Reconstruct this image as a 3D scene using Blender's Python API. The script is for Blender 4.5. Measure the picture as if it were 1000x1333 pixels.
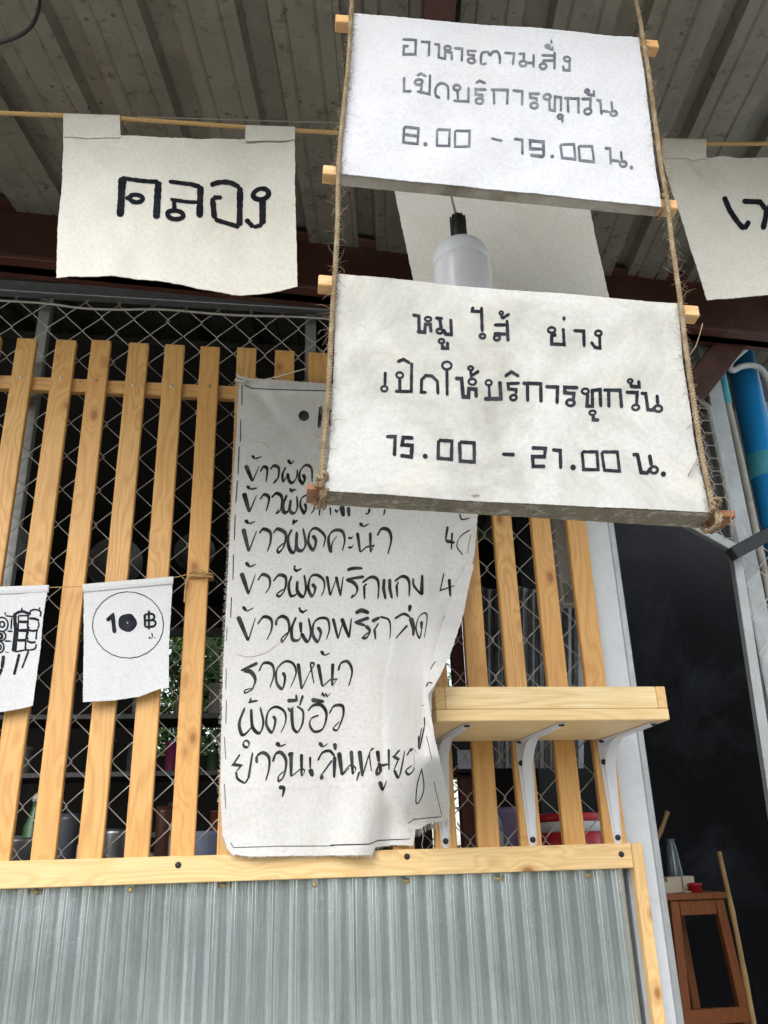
import bpy, bmesh, math, random
from mathutils import Vector, Matrix, noise as mnoise
random.seed(7)
for _o in list(bpy.data.objects): bpy.data.objects.remove(_o)
scn = bpy.context.scene
COL = scn.collection
R = math.radians

# ------------------------------------------------------------------ camera
FPX = 1110.0

CU = Vector((-84, -2693, FPX)).normalized(); CR = Vector((7770, 215, FPX)); CR = (CR - CU*CR.dot(CU)).normalized()
CY = CU.cross(CR)
CAM = Vector((0.0, -1.8, 1.45))
def wdir(v): v = Vector(v); return Vector((CR.dot(v), CY.dot(v), CU.dot(v)))
def ray(x, y): return wdir((x-500, y-666.5, FPX))
cd = bpy.data.cameras.new('camera'); cam = bpy.data.objects.new('camera', cd); COL.objects.link(cam)
cd.sensor_fit = 'VERTICAL'; cd.sensor_height = 36; cd.lens = FPX/1333*36
cd.clip_start = 0.02; cd.clip_end = 2000
cam.location = CAM
cam.matrix_world = Matrix.Translation(CAM) @ Matrix([list(a)for a in zip(wdir((1,0,0)), wdir((0,-1,0)), wdir((0,0,-1)))]).to_4x4()
scn.camera = cam

# ------------------------------------------------------------------ light
SUN_EL, SUN_AZ = 40, 205        # the overcast sun stands behind the photographer, a little to the left
w = bpy.data.worlds.new('World'); scn.world = w; w.use_nodes = True
wn = w.node_tree; bg = wn.nodes['Background']
sk = wn.nodes.new('ShaderNodeTexSky'); sk.sky_type = 'NISHITA'; sk.sun_disc = False
sk.sun_elevation = R(SUN_EL); sk.sun_rotation = R(SUN_AZ); sk.air_density = 1.0; sk.dust_density = 2.0; sk.ozone_density = 1.0
hs = wn.nodes.new('ShaderNodeHueSaturation'); hs.inputs['Saturation'].default_value = .30      # overcast: a nearly white sky
wn.links.new(sk.outputs[0], hs.inputs['Color']); wn.links.new(hs.outputs[0], bg.inputs[0]); bg.inputs[1].default_value = 0.15
sl = bpy.data.lights.new('sun', 'SUN'); sun = bpy.data.objects.new('sun', sl); COL.objects.link(sun)
sl.energy = 1.0; sl.angle = R(60); sl.color = (1, 0.985, 0.965)
sd = Vector((math.sin(R(SUN_AZ))*math.cos(R(SUN_EL)), math.cos(R(SUN_AZ))*math.cos(R(SUN_EL)), math.sin(R(SUN_EL))))
sun.rotation_euler = sd.to_track_quat('Z', 'Y').to_euler()
scn.view_settings.view_transform = 'Standard'; scn.view_settings.look = 'None'
scn.view_settings.gamma = 1; scn.view_settings.exposure = 1.0; scn.view_settings.use_curve_mapping = False
scn.render.engine = 'CYCLES'

# ------------------------------------------------------------------ pixel -> point helpers (a point at its own real depth)
def at(x, y, Y):
    d = ray(x, y); return CAM + d*((Y-CAM.y)/d.y)
def atd(x, y, zc): return CAM + ray(x, y)*(zc/FPX)
class Plane:
    def __init__(s, p, n): s.p = Vector(p); s.n = Vector(n).normalized()
    def __call__(s, x, y, off=0.0):
        d = ray(x, y); q = CAM + d*((s.p-CAM).dot(s.n)/d.dot(s.n)); return q + s.n*off
def fplane(Y): return Plane((0, Y, 1), (0, -1, 0))
def lerp(a, b, t): return a+(b-a)*t
def poly(pts, t):
    L = [0]
    for a, b in zip(pts, pts[1:]): L.append(L[-1]+math.dist(a, b))
    s = t*L[-1]
    for i in range(len(pts)-1):
        if s <= L[i+1] or i == len(pts)-2:
            k = (s-L[i])/max(1e-9, L[i+1]-L[i]); return (lerp(pts[i][0], pts[i+1][0], k), lerp(pts[i][1], pts[i+1][1], k))
def interp_y(pts, y):      # x of a boundary polyline at height y
    if y <= pts[0][1]: return pts[0][0]
    for a, b in zip(pts, pts[1:]):
        if y <= b[1]: return lerp(a[0], b[0], (y-a[1])/max(1e-9, b[1]-a[1]))
    return pts[-1][0]
def catmull(P, n=6):
    P = [Vector(p) for p in P]
    if len(P) < 3: return P
    Q = [P[0]*2-P[1]]+P+[P[-1]*2-P[-2]]; out = []
    for i in range(1, len(Q)-2):
        a, b, c, d = Q[i-1:i+3]
        for k in range(n):
            t = k/n
            out.append(0.5*((2*b)+(c-a)*t+(2*a-5*b+4*c-d)*t*t+(3*b-a-3*c+d)*t**3))
    return out+[P[-1]]
def resample(P, step):
    P = [Vector(p) for p in P]; out = [P[0]]; rem = step
    for a, b in zip(P, P[1:]):
        L = (b-a).length; s = rem
        while s < L: out.append(a+(b-a)*(s/L)); s += step
        rem = s-L
    if (out[-1]-P[-1]).length > step*.2: out.append(P[-1])
    return out

# ------------------------------------------------------------------ mesh builder
class MB:
    def __init__(s): s.v = []; s.f = []; s.sm = []
    def q(s, vs, fs, smooth=False):
        b = len(s.v); s.v += [Vector(v) for v in vs]; s.f += [[i+b for i in f] for f in fs]; s.sm += [smooth]*len(fs); return s
    def box(s, c, h, ax=None, bev=None):
        c = Vector(c); ax = ax or (Vector((1,0,0)), Vector((0,1,0)), Vector((0,0,1)))
        m = min(h); e = min(m*.3, 0.0015 if bev is None else bev)
        if e <= 0:
            vs = [c+ax[0]*h[0]*i+ax[1]*h[1]*j+ax[2]*h[2]*k for i in (-1,1) for j in (-1,1) for k in (-1,1)]
            return s.q(vs, [(0,1,3,2),(4,6,7,5),(0,4,5,1),(2,3,7,6),(0,2,6,4),(1,5,7,3)])
        idx = {}; vs = []
        for i in (-1,1):
            for j in (-1,1):
                for k in (-1,1):
                    for a in range(3):
                        d = [h[b]-(0 if b == a else e) for b in range(3)]
                        idx[(i,j,k,a)] = len(vs); vs.append(c+ax[0]*d[0]*i+ax[1]*d[1]*j+ax[2]*d[2]*k)
        fs = []
        def face(l, outward):
            ce = sum((vs[t] for t in l), Vector())/len(l); nn = (vs[l[1]]-vs[l[0]]).cross(vs[l[2]]-vs[l[0]])
            fs.append(l if nn.dot(ce-c) > 0 else l[::-1])
        for a in range(3):
            b, d = [t for t in range(3) if t != a]
            for sg in (-1,1):
                l = []
                for p, r_ in ((-1,-1),(1,-1),(1,1),(-1,1)):
                    key = [0,0,0]; key[a] = sg; key[b] = p; key[d] = r_; l.append(idx[(*key, a)])
                face(l, 1)
            for p in (-1,1):
                for r_ in (-1,1):
                    k1 = [0,0,0]; k1[a] = -1; k1[b] = p; k1[d] = r_; k2 = list(k1); k2[a] = 1
                    face([idx[(*k1, b)], idx[(*k2, b)], idx[(*k2, d)], idx[(*k1, d)]], 1)
        for i in (-1,1):
            for j in (-1,1):
                for k in (-1,1): face([idx[(i,j,k,0)], idx[(i,j,k,1)], idx[(i,j,k,2)]], 1)
        return s.q(vs, fs)
    def beam(s, a, b, w, t, up=(0,-1,0), bev=None):     # a box from a to b, w across, t along 'up'
        a = Vector(a); b = Vector(b); z = (b-a).normalized(); up = Vector(up); up = (up-z*up.dot(z)).normalized(); x = z.cross(up)
        return s.box((a+b)/2, (w/2, t/2, (b-a).length/2), (x, up, z), bev)
    def tube(s, P, r, n=6, cap=True, smooth=True):
        P = [Vector(p) for p in P]; rs = r if isinstance(r, (list, tuple)) else [r]*len(P)
        t0 = (P[1]-P[0]).normalized(); nn = t0.orthogonal().normalized(); vs = []
        for i, p in enumerate(P):
            t = (P[min(i+1, len(P)-1)]-P[max(i-1, 0)]).normalized()
            nn = (nn-t*nn.dot(t)); nn = nn.normalized() if nn.length > 1e-6 else t.orthogonal().normalized(); bb = t.cross(nn)
            for k in range(n):
                a = 2*math.pi*k/n; vs.append(p+(nn*math.cos(a)+bb*math.sin(a))*rs[i])
        fs = [(i*n+k, i*n+(k+1)%n, (i+1)*n+(k+1)%n, (i+1)*n+k) for i in range(len(P)-1) for k in range(n)]
        s.q(vs, fs, smooth)
        if cap:
            b = len(s.v)-len(vs); s.f.append([b+k for k in range(n)][::-1]); s.sm.append(False)
            s.f.append([b+(len(P)-1)*n+k for k in range(n)]); s.sm.append(False)
        return s
    def lathe(s, c, prof, n=24, ax=(0,0,1), smooth=True):   # prof: (r, h)
        c = Vector(c); z = Vector(ax).normalized(); x = z.orthogonal().normalized(); y = z.cross(x); vs = []
        for r, h in prof:
            for k in range(n):
                a = 2*math.pi*k/n; vs.append(c+z*h+(x*math.cos(a)+y*math.sin(a))*max(r, 1e-5))
        fs = [(i*n+k, i*n+(k+1)%n, (i+1)*n+(k+1)%n, (i+1)*n+k) for i in range(len(prof)-1) for k in range(n)]
        return s.q(vs, fs, smooth)
    def sheet(s, rows, back=None, smooth=True):   # rows: grid of points; back: matching grid -> closed slab
        m = len(rows); n = len(rows[0]); vs = [p for r_ in rows for p in r_]
        fs = [(i*n+j, (i+1)*n+j, (i+1)*n+j+1, i*n+j+1) for i in range(m-1) for j in range(n-1)]
        if back:
            o = m*n; vs = vs+[p for r_ in back for p in r_]
            fs += [(o+i*n+j, o+i*n+j+1, o+(i+1)*n+j+1, o+(i+1)*n+j) for i in range(m-1) for j in range(n-1)]
            ring = [j for j in range(n)]+[i*n+n-1 for i in range(1, m)]+[(m-1)*n+j for j in range(n-2, -1, -1)]+[i*n for i in range(m-2, 0, -1)]
            s.q([vs[a] for a in ring]+[vs[a+o] for a in ring], [(i, (i+1)%len(ring), (i+1)%len(ring)+len(ring), i+len(ring)) for i in range(len(ring))], False)
        return s.q(vs, fs, smooth)
def wloc(o):
    p = Vector()
    while o: p += o.location; o = o.parent
    return p
def mesh(name, mb, mat, loc=(0,0,0)):
    me = bpy.data.meshes.new(name); loc = Vector(loc)
    me.from_pydata([v-loc for v in mb.v], [], mb.f); me.polygons.foreach_set('use_smooth', mb.sm)
    if mat: me.materials.append(mat)
    me.update(); return me
def part(name, mb, mat, parent=None, loc=None, kind=None, label=None):
    """link a builder (world coordinates) as ONE object under its parent, origin at loc (default: the parent's)"""
    L = Vector(loc) if loc is not None else (wloc(parent) if parent else Vector())
    o = bpy.data.objects.new(name, mesh(name, mb, mat, L)); COL.objects.link(o)
    o.parent = parent; o.location = L-(wloc(parent) if parent else Vector())
    if kind: o['kind'] = kind
    if label: o['label'] = label
    return o
def clone(o, loc, parent=None, name=None):    # loc in world
    c = o.copy(); COL.objects.link(c); c.parent = parent; c.location = Vector(loc)-(wloc(parent) if parent else Vector()); return c
def thing(name, label, cat, loc=(0,0,0), group=None):
    o = bpy.data.objects.new(name, None); COL.objects.link(o); o.location = loc; o.empty_display_size = .05
    o['label'] = label; o['category'] = cat
    if group: o['group'] = group
    return o
def tag(o, label, cat, group=None):
    o['label'] = label; o['category'] = cat
    if group: o['group'] = group
    return o
def struct(o): o['kind'] = 'structure'; return o

# ------------------------------------------------------------------ materials
class NT:
    def __init__(s, name):
        s.m = bpy.data.materials.new(name); s.m.use_nodes = True; s.t = s.m.node_tree; s.b = s.t.nodes['Principled BSDF']
    def n(s, ty, out=0, **kw):
        nd = s.t.nodes.new('ShaderNode'+ty)
        for k, v in kw.items():
            if k.startswith('i_'): s.set(nd.inputs[int(k[2:]) if k[2:].isdigit() else k[2:].replace('_', ' ')], v)
            else: setattr(nd, k, v)
        return nd.outputs[out]
    def set(s, sock, v):
        if isinstance(v, bpy.types.NodeSocket): s.t.links.new(v, sock)
        else:
            if hasattr(sock.default_value, '__len__') and len(sock.default_value) == 4 and len(v) == 3: v = (*v, 1)
            sock.default_value = v
    def math(s, op, a, b=0.0, c=None, clamp=False):
        kw = {'i_0': a, 'i_1': b}
        if c is not None: kw['i_2'] = c
        return s.n('Math', operation=op, use_clamp=clamp, **kw)
    def mix(s, f, a, b, mode='MIX'):
        nd = s.t.nodes.new('ShaderNodeMix'); nd.data_type = 'RGBA'; nd.blend_type = mode
        s.set(nd.inputs[0], f); s.set(nd.inputs[6], a); s.set(nd.inputs[7], b); return nd.outputs[2]
    def ramp(s, f, stops):
        nd = s.t.nodes.new('ShaderNodeValToRGB'); s.set(nd.inputs[0], f); e = nd.color_ramp.elements
        for i, (p, c) in enumerate(stops):
            el = e[i] if i < 2 else e.new(p); el.position = p
            el.color = (*c, 1) if hasattr(c, '__len__') else (c, c, c, 1)
        return nd.outputs[0]
    def obj(s): return s.n('TexCoord', out=3)
    def rnd(s): return s.n('ObjectInfo', out=5)
    def shift(s, v, amt=17.0):        # a per-object offset of the pattern
        r_ = s.n('CombineXYZ', i_0=s.math('MULTIPLY', s.rnd(), amt), i_1=s.math('MULTIPLY', s.rnd(), amt*.7), i_2=s.math('MULTIPLY', s.rnd(), -amt*1.3))
        return s.n('VectorMath', operation='ADD', i_0=v, i_1=r_)
    def scale(s, v, sc): return s.n('VectorMath', operation='MULTIPLY', i_0=v, i_1=sc)
    def noise(s, v, scale, detail=3, rough=.55, dist=0.0): return s.n('TexNoise', i_Vector=v, i_Scale=scale, i_Detail=detail, i_Roughness=rough, i_Distortion=dist)
    def bump(s, h, strength=.3, dist=.001): s.set(s.b.inputs['Normal'], s.n('Bump', i_Strength=strength, i_Distance=dist, i_Height=h))
    def out(s, color, rough=.6, metal=0.0, spec=.5):
        s.set(s.b.inputs['Base Color'], color); s.set(s.b.inputs['Roughness'], rough); s.set(s.b.inputs['Metallic'], metal)
        s.set(s.b.inputs['Specular IOR Level'], spec); return s.m
def pine(name, axis, light, dark, fresh=1.0, knots=True):
    m = NT(name); p = m.shift(m.obj()); al = {'x': 0, 'y': 1, 'z': 2}[axis]
    sc = [1, 1, 1]; sc[al] = .13; q = m.scale(p, tuple(sc))
    big = m.noise(q, 12, 2.5, .45)                                  # wandering growth rings
    kn = [26, 26, 26]; kn[al] = 15.0
    vo = m.n('TexVoronoi', out=0, i_Vector=m.scale(p, tuple(kn)), i_Scale=.55)
    pull = m.ramp(vo, [(0.0, 1), (.42, 0)]) if knots else 0.0
    arg = m.math('MULTIPLY_ADD', big, 105.0, m.math('MULTIPLY', pull, 14.0))
    ring = m.math('MULTIPLY_ADD', m.math('SINE', arg), .5, .5)
    ring = m.math('POWER', ring, 2.2)
    fs = [420, 420, 420]; fs[al] = 12; fine = m.noise(m.scale(p, tuple(fs)), 1, 2, .6)
    col = m.mix(m.math('MULTIPLY', ring, .56), light, dark)
    col = m.mix(m.math('MULTIPLY', m.ramp(fine, [(.35, 0), (.75, 1)]), .42), col, tuple(c*.62 for c in dark))
    blot = m.noise(p, 6, 3, .6)
    col = m.mix(m.ramp(blot, [(.45, 0), (.85, .35)]), col, tuple(c*.72 for c in light))
    tone = m.math('MULTIPLY_ADD', m.rnd(), .5, .0)
    col = m.mix(tone, col, tuple(c*f for c, f in zip(light, (.90, .76, .60))))
    if knots:
        core = m.ramp(vo, [(.07, 1), (.11, 0)]); col = m.mix(m.math('MULTIPLY', core, .85), col, (.16, .06, .02))
        halo = m.ramp(vo, [(.09, .6), (.22, 0)]); col = m.mix(halo, col, (.42, .17, .045))
    cs = [95, 95, 95]; cs[al] = 5.5; crack = m.noise(m.scale(p, tuple(cs)), 1, 4, .7)          # resin streaks and fine checks
    col = m.mix(m.ramp(crack, [(.69, 0), (.74, .6)]), col, tuple(c*.35 for c in dark))
    m.bump(m.math('ADD', fine, m.math('MULTIPLY', ring, .4)), .25, .0006)
    return m.out(col, m.math('MULTIPLY_ADD', fine, .2, .38), spec=.4)
def cloth(name, base, stain, amt, lohi=(.46, .78), *, grain=900, bumpd=.0006, axis_weave=True, yellow=(.62,.55,.42)):
    m = NT(name); p = m.obj()
    g1 = m.noise(p, grain, 2, .6); g2 = m.noise(p, grain*.22, 3, .6)
    wv = m.math('MAXIMUM', m.noise(m.scale(p, (1, 1, .12)), grain*1.2, 1, .5), m.noise(m.scale(p, (.12, 1, 1)), grain*1.2, 1, .5))
    col = m.mix(m.ramp(g1, [(.3, .0), (.72, .36)]), base, tuple(c*.7 for c in base))
    col = m.mix(m.ramp(g2, [(.40, 0), (.72, .38)]), col, tuple(c*.62 for c in base))
    b1 = m.noise(p, 5.5, 5, .68, .6)
    col = m.mix(m.ramp(b1, [(lohi[0], 0), (lohi[1], amt)]), col, stain)
    b2 = m.noise(p, 13, 4, .7)
    col = m.mix(m.ramp(b2, [(.56, 0), (.85, amt*.8)]), col, yellow)
    sp = m.n('TexVoronoi', out=0, i_Vector=m.scale(p, (1, 1, 1)), i_Scale=38.0)
    col = m.mix(m.math('MULTIPLY', m.ramp(sp, [(.035, 1), (.06, 0)]), m.ramp(m.noise(p, 21, 1), [(.55, 0), (.6, .5)])), col, tuple(c*.45 for c in stain))
    m.bump(m.math('ADD', m.math('MULTIPLY', wv, .8), m.math('ADD', g1, g2)), .5, bumpd)
    m.set(m.b.inputs['Sheen Weight'], .15)
    return m.out(col, .92, spec=.15)
def plain(name, col, rough=.5, metal=0.0, var=.25, sc=30, bump=.15, spec=.5, dirt_sheen=None):
    m = NT(name); p = m.shift(m.obj(), 3.0); n1 = m.noise(p, sc, 4, .6)
    c = m.mix(m.ramp(n1, [(.35, 0), (.7, var)]), col, tuple(x*.55 for x in col))
    if dirt_sheen:
        n2 = m.noise(p, sc*.25, 6, .7, .5); c = m.mix(m.ramp(n2, [(.5, 0), (.68, dirt_sheen[1])]), c, dirt_sheen[0])
    if bump: m.bump(n1, bump, .0015)
    return m.out(c, m.math('MULTIPLY_ADD', n1, .25, rough-.1), metal, spec)

SLAT = pine('pine_slat', 'z', (.76, .455, .165), (.54, .245, .065))
SLATX = pine('pine_rail_behind', 'x', (.74, .45, .18), (.55, .27, .08))
RAIL = pine('pine_rail', 'x', (.86, .64, .33), (.70, .42, .15))
BATTEN = pine('pine_batten', 'z', (.82, .58, .28), (.66, .38, .13))
SHELFX = pine('pine_shelf', 'x', (.88, .70, .40), (.72, .47, .19), knots=False)
BARW = pine('bar_wood', 'x', (.74, .47, .22), (.52, .27, .10), knots=False)
BARD = pine('bar_wood_wet', 'x', (.30, .12, .05), (.16, .055, .022), knots=False)
RAIL_Y = pine('pine_end_board', 'y', (.84, .60, .30), (.62, .35, .13))
ENDG = plain('end_grain', (.66, .36, .14), .7, var=.5, sc=140)
CL_UP = cloth('cloth_upper_sign', (.58, .59, .62), (.42, .42, .41), .5)
CL_LOW = cloth('cloth_lower_sign', (.55, .55, .525), (.27, .265, .225), .85, (.43, .72))
CL_BAN = cloth('cloth_banner', (.70, .68, .615), (.50, .47, .38), .42, yellow=(.55,.47,.33))
CL_FLAG = cloth('cloth_flag', (.72, .73, .74), (.68, .67, .62), .2)
CL_MENU = cloth('cloth_menu', (.73, .72, .70), (.46, .45, .42), .4, grain=700, yellow=(.55,.50,.40))
def ink(name, c, fade):
    m = NT(name); p = m.obj(); n1 = m.noise(p, 260, 3, .65); n2 = m.noise(m.shift(p), 40, 2)
    f = m.math('MULTIPLY_ADD', m.ramp(n1, [(.35, 0), (.75, 1)]), .3*fade, m.math('MULTIPLY', m.ramp(n2, [(.4, 0), (.7, 1)]), .5*fade))
    return m.out(m.mix(f, c, (.30, .31, .34)), .8, spec=.08)
INK_UP = ink('ink_faded', (.075, .08, .10), .9); INK_LOW = ink('ink_marker', (.010, .012, .018), .14)
INK_BAN = ink('ink_brush', (.006, .007, .012), .06); INK_MENU = ink('ink_menu', (.012, .011, .012), .34); INK_LINE = ink('ink_line', (.10, .10, .10), .6)
JUTE = NT('jute'); _p = JUTE.obj(); _f = JUTE.noise(JUTE.scale(_p, (1, 1, .35)), 900, 3, .7); _g = JUTE.noise(_p, 60, 3)
JUTE.bump(_f, 1.0, .002); JUTE = JUTE.out(JUTE.mix(JUTE.ramp(_g, [(.35, 0), (.7, 1)]), JUTE.mix(_f, (.27, .20, .125), (.54, .45, .31)), (.26, .18, .10)), .9, spec=.1)
JUTE2 = NT('jute_orange'); _p = JUTE2.obj(); _f = JUTE2.noise(_p, 700, 3, .7)
JUTE2 = JUTE2.out(JUTE2.mix(_f, (.42, .25, .09), (.66, .46, .22)), .9, spec=.1)
def galv(name, col=(.55, .58, .60), rough=.35, metal=.85, scale=45):
    m = NT(name); p = m.obj(); v = m.n('TexVoronoi', out=1, i_Vector=p, i_Scale=scale); n1 = m.noise(p, 16, 5, .7); n2 = m.noise(m.scale(p, (1, 1, .25)), 90, 4, .7)
    g = m.n('RGBToBW', i_0=v); c = m.mix(m.math('MULTIPLY', g, .35), col, tuple(x*.62 for x in col))
    c = m.mix(m.ramp(n1, [(.45, 0), (.75, .45)]), c, (.34, .35, .34)); c = m.mix(m.ramp(n2, [(.58, 0), (.75, .4)]), c, (.75, .77, .78))
    m.bump(m.math('ADD', n2, m.math('MULTIPLY', g, .3)), .2, .0008)
    return m.out(c, m.math('MULTIPLY_ADD', n1, .35, rough-.12), metal)
def sheetmetal():
    m = NT('galvanised_sheet'); p = m.obj(); st = m.noise(m.scale(p, (1, 1, .02)), 130, 3, .6); sp = m.noise(p, 420, 2, .7); w1 = m.noise(m.scale(p, (1, 1, .5)), 7, 5, .7, .5); sc = m.noise(m.scale(p, (1, 1, .3)), 34, 5, .8)
    v = m.n('TexVoronoi', out=1, i_Vector=m.scale(p, (1, 1, .6)), i_Scale=170.0); g = m.n('RGBToBW', i_0=v)
    c = m.mix(m.ramp(st, [(.35, 0), (.65, .55)]), (.90, .97, 1.0), (.66, .72, .77)); c = m.mix(m.ramp(sp, [(.42, 0), (.7, .35)]), c, (.30, .33, .33))
    c = m.mix(m.math('MULTIPLY', g, .30), c, (.80, .86, .90)); c = m.mix(m.ramp(w1, [(.45, 0), (.7, .5)]), c, (.30, .33, .29)); c = m.mix(m.ramp(sc, [(.60, 0), (.68, .55)]), c, (.82, .87, .88))
    m.bump(m.math('ADD', m.math('MULTIPLY', g, .6), sp), .22, .0004)
    return m.out(c, m.math('MULTIPLY_ADD', w1, .18, .09), .83)
GALV = sheetmetal(); GSTEEL = galv('galvanised_steel', (.46, .48, .48), .45, .7)
WIRE = plain('wire_zinc', (.72, .70, .65), .4, .3, var=.4, sc=60, bump=0)
WPOST = plain('post_white_paint', (.60, .63, .66), .45, var=.10, sc=60, dirt_sheen=((.30, .24, .18), .22))
WMETAL = plain('bracket_white', (.70, .72, .77), .35, var=.05, sc=20, bump=0)
BLACK = plain('screw_black', (.012, .012, .014), .5, bump=0); BRASS = plain('screw_brass', (.50, .40, .18), .35, .9, bump=0); ZINC = plain('screw_zinc', (.62, .62, .60), .35, .9, bump=0)
# ------------------------------------------------------------------ ground and roof
_m = NT('paving'); _p = _m.obj(); _a = _m.noise(_p, 1.2, 6, .7); _b = _m.noise(_p, 60, 4, .7)
CONC = _m.out(_m.mix(_m.ramp(_a, [(.4, 0), (.65, .6)]), _m.mix(_b, (.36, .35, .33), (.46, .45, .42)), (.24, .23, .21)), .85)
_m = NT('grass_ground'); _p = _m.obj(); GRASSM = _m.out(_m.mix(_m.noise(_p, 2, 6, .7), (.05, .09, .025), (.12, .16, .05)), .95)
struct(part('ground', MB().q([(-400,-400,-.01),(400,-400,-.01),(400,400,-.01),(-400,400,-.01)], [(0,1,2,3)]), GRASSM))
struct(part('pavement', MB().box((0,-1.9,-.05), (6, 3.1, .05), bev=.01), CONC))
struct(part('shop_floor', MB().box((0,3.2,-.045), (6, 1.995, .05), bev=0), plain('floor_cement', (.16, .15, .14), .8, sc=3)))

_m = NT('hedge_leaves'); _p = _m.obj(); HEDGE = _m.out(_m.mix(_m.noise(_p, 9, 4, .7), (.07, .095, .06), (.20, .235, .15)), .8)
_hr = random.Random(8); mb = MB()  # unseen hedge, added to cut bright reflections and mirror green in the corrugated panel
for i in range(26):
    x = -9+i*.72
    for k in range(85):
        q = Vector((x+_hr.uniform(-.5,.5), -9+_hr.uniform(-.45,.45), _hr.uniform(.05, 2.3+.4*math.sin(i*1.3)))); d = Vector((_hr.gauss(0,1), _hr.gauss(0,1), _hr.gauss(0,1))).normalized(); s2 = d.orthogonal().normalized()
        mb.q([q-d*.2-s2*.15, q+d*.2-s2*.17, q+d*.22+s2*.15, q-d*.2+s2*.17], [(0,1,2,3)])
hg = part('hedge', mb, HEDGE); hg['kind'] = 'stuff'; tag(hg, 'green hedge added out of view behind the camera to be mirrored in the corrugated panel', 'hedge')
ZB = at(500, 406, .03).z; ZT = at(500, 343, .03).z
dr = ray(525, 1013).normalized(); 
RN = Vector((1,0,0)).cross(dr).normalized(); RN = RN if RN.z > 0 else -RN
RU = dr.cross(RN).normalized(); RU = RU if RU.x > 0 else -RU            # across the ribs
RP = Plane((0, .03, ZT+.004), -RN)
_m = NT('roof_sheet'); _p = _m.obj(); _n1 = _m.noise(_p, 5, 6, .7, .4); _n2 = _m.noise(_p, 140, 3, .7); _n3 = _m.noise(_p, 34, 5, .75)
_c = _m.mix(_m.ramp(_n1, [(.35, 0), (.7, .75)]), (.27, .26, .215), (.15, .143, .118))
_c = _m.mix(_m.ramp(_n3, [(.56, 0), (.66, .7)]), _c, (.07, .06, .05)); _c = _m.mix(_m.ramp(_n2, [(.66, 0), (.74, .6)]), _c, (.50, .48, .42))
_vo = _m.n('TexVoronoi', out=0, i_Vector=_p, i_Scale=30.0)
_c = _m.mix(_m.math('MULTIPLY', _m.ramp(_vo, [(.10, 1), (.17, 0)]), _m.ramp(_m.noise(_p, 7, 2), [(.45, 0), (.6, .75)])), _c, (.05, .045, .04))
_m.bump(_n2, .2, .001); ROOFM = _m.out(_c, .55, .25)
def rp(u, v, h): return RP.p+RU*u+dr*v+RN*h
def u_at(x, y): q = RP(x, y); return (q-RP.p).dot(RU)
rib_u = [u_at(x, 0) for x in (70, 197, 325, 450, 577, 703, 830, 956)]
pitch = (rib_u[-1]-rib_u[0])/7
roof = thing('metal_roof', 'ribbed grey metal roof sheeting seen from below over the shop front', 'roof', (0, .03, ZT)); roof['kind'] = 'structure'
del roof['category']
V0 = -1.14; V1 = 3.7
def prof(u0):     # one rib module: lip, rib, pan with two faint stiffeners
    hw = pitch*.17; s_ = .006
    P = [(-hw, 0), (-hw*.72, .030), (hw*.72, .030), (hw, 0)]
    pan = [(pitch*.30, 0), (pitch*.325, .0035), (pitch*.35, 0), (pitch*.5, 0), (pitch*.62, 0), (pitch*.645, .0035), (pitch*.67, 0)]
    return [(u0+a, h) for a, h in P+pan]
k = 0
for j in range(-9, 11, 4):
    pts = []
    for q in range(4): pts += prof(rib_u[0]+pitch*(j+q))
    pts.append((rib_u[0]+pitch*(j+4)-pitch*.17+.012, 0.0))
    lift = .0025*((j//4) % 2)
    rows = []
    for i in range(25):
        v = lerp(V0-(.01 if k%2 else 0), V1, i/24); rows.append([rp(u, v, h+lift+.0012*math.sin(v*5+u*9)) for u, h in pts])
    bk = [[p+RN*.0012 for p in r_] for r_ in rows]
    part('roof_sheet', MB().sheet(rows, bk, smooth=False), ROOFM, roof); k += 1
# screw heads under the ribs
MAROON = plain('maroon_steel', (.085, .028, .020), .5, var=.5, sc=18, dirt_sheen=((.16, .09, .06), .5))
# the beam is level but not quite parallel to the fence: find where its lower edge runs
bR = at(909, 434, .03); zL = bR.z; lo_, hi_ = -1.2, .6
for _ in range(40):
    md = (lo_+hi_)/2
    if at(40, 346, md).z > zL: hi_ = md
    else: lo_ = md
bL = at(40, 346, lo_); bd = (bR-bL).normalized(); bA = bL-bd*2.2; bB = bR+bd*2.2; bh = ZT-zL+.02; bn = Vector((-bd.y, bd.x, 0)); bn = bn if bn.y > 0 else -bn
def bb(off, z, h, t): return ((bA+bB)/2+bn*off+Vector((0,0,z)), ((bB-bA).length/2, t, h), (bd, bn, Vector((0,0,1))))
mbm = MB()
for args in (bb(.03, bh/2, bh/2, .025), bb(.006, .006, .006, .03), bb(.006, bh-.01, .005, .03)): mbm.box(*args, bev=.002)
tag(part('roof_beam', mbm, MAROON), 'long maroon steel beam under the roof above the fence', 'beam')
tag(part('beam_strip', MB().box((at(0, 350, .03).x-.2, .05, at(30, 351, .05).z), (1.5, .012, .006)), GSTEEL), 'thin bare steel strip under the left part of the maroon beam', 'strip')
# near-black sheet added behind the beam, hiding the lit roof to imitate shade
struct(part('shade_ceiling', MB().box((-.95, 1.5, ZB-.03), (1.55, 1.32, .01), bev=0), plain('shade_board', (.02,.019,.018), .8, sc=3)))
# rafter running back from the eave
q0 = RP(570, -30, .045); q1 = rp((q0-RP.p).dot(RU)+.0, -.06, -.045)
tag(part('rafter', MB().beam(q0-dr*.1, q1, .055, .075, up=tuple(RN)), MAROON), 'reddish brown rafter behind the top edge of the upper sign', 'rafter')
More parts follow.
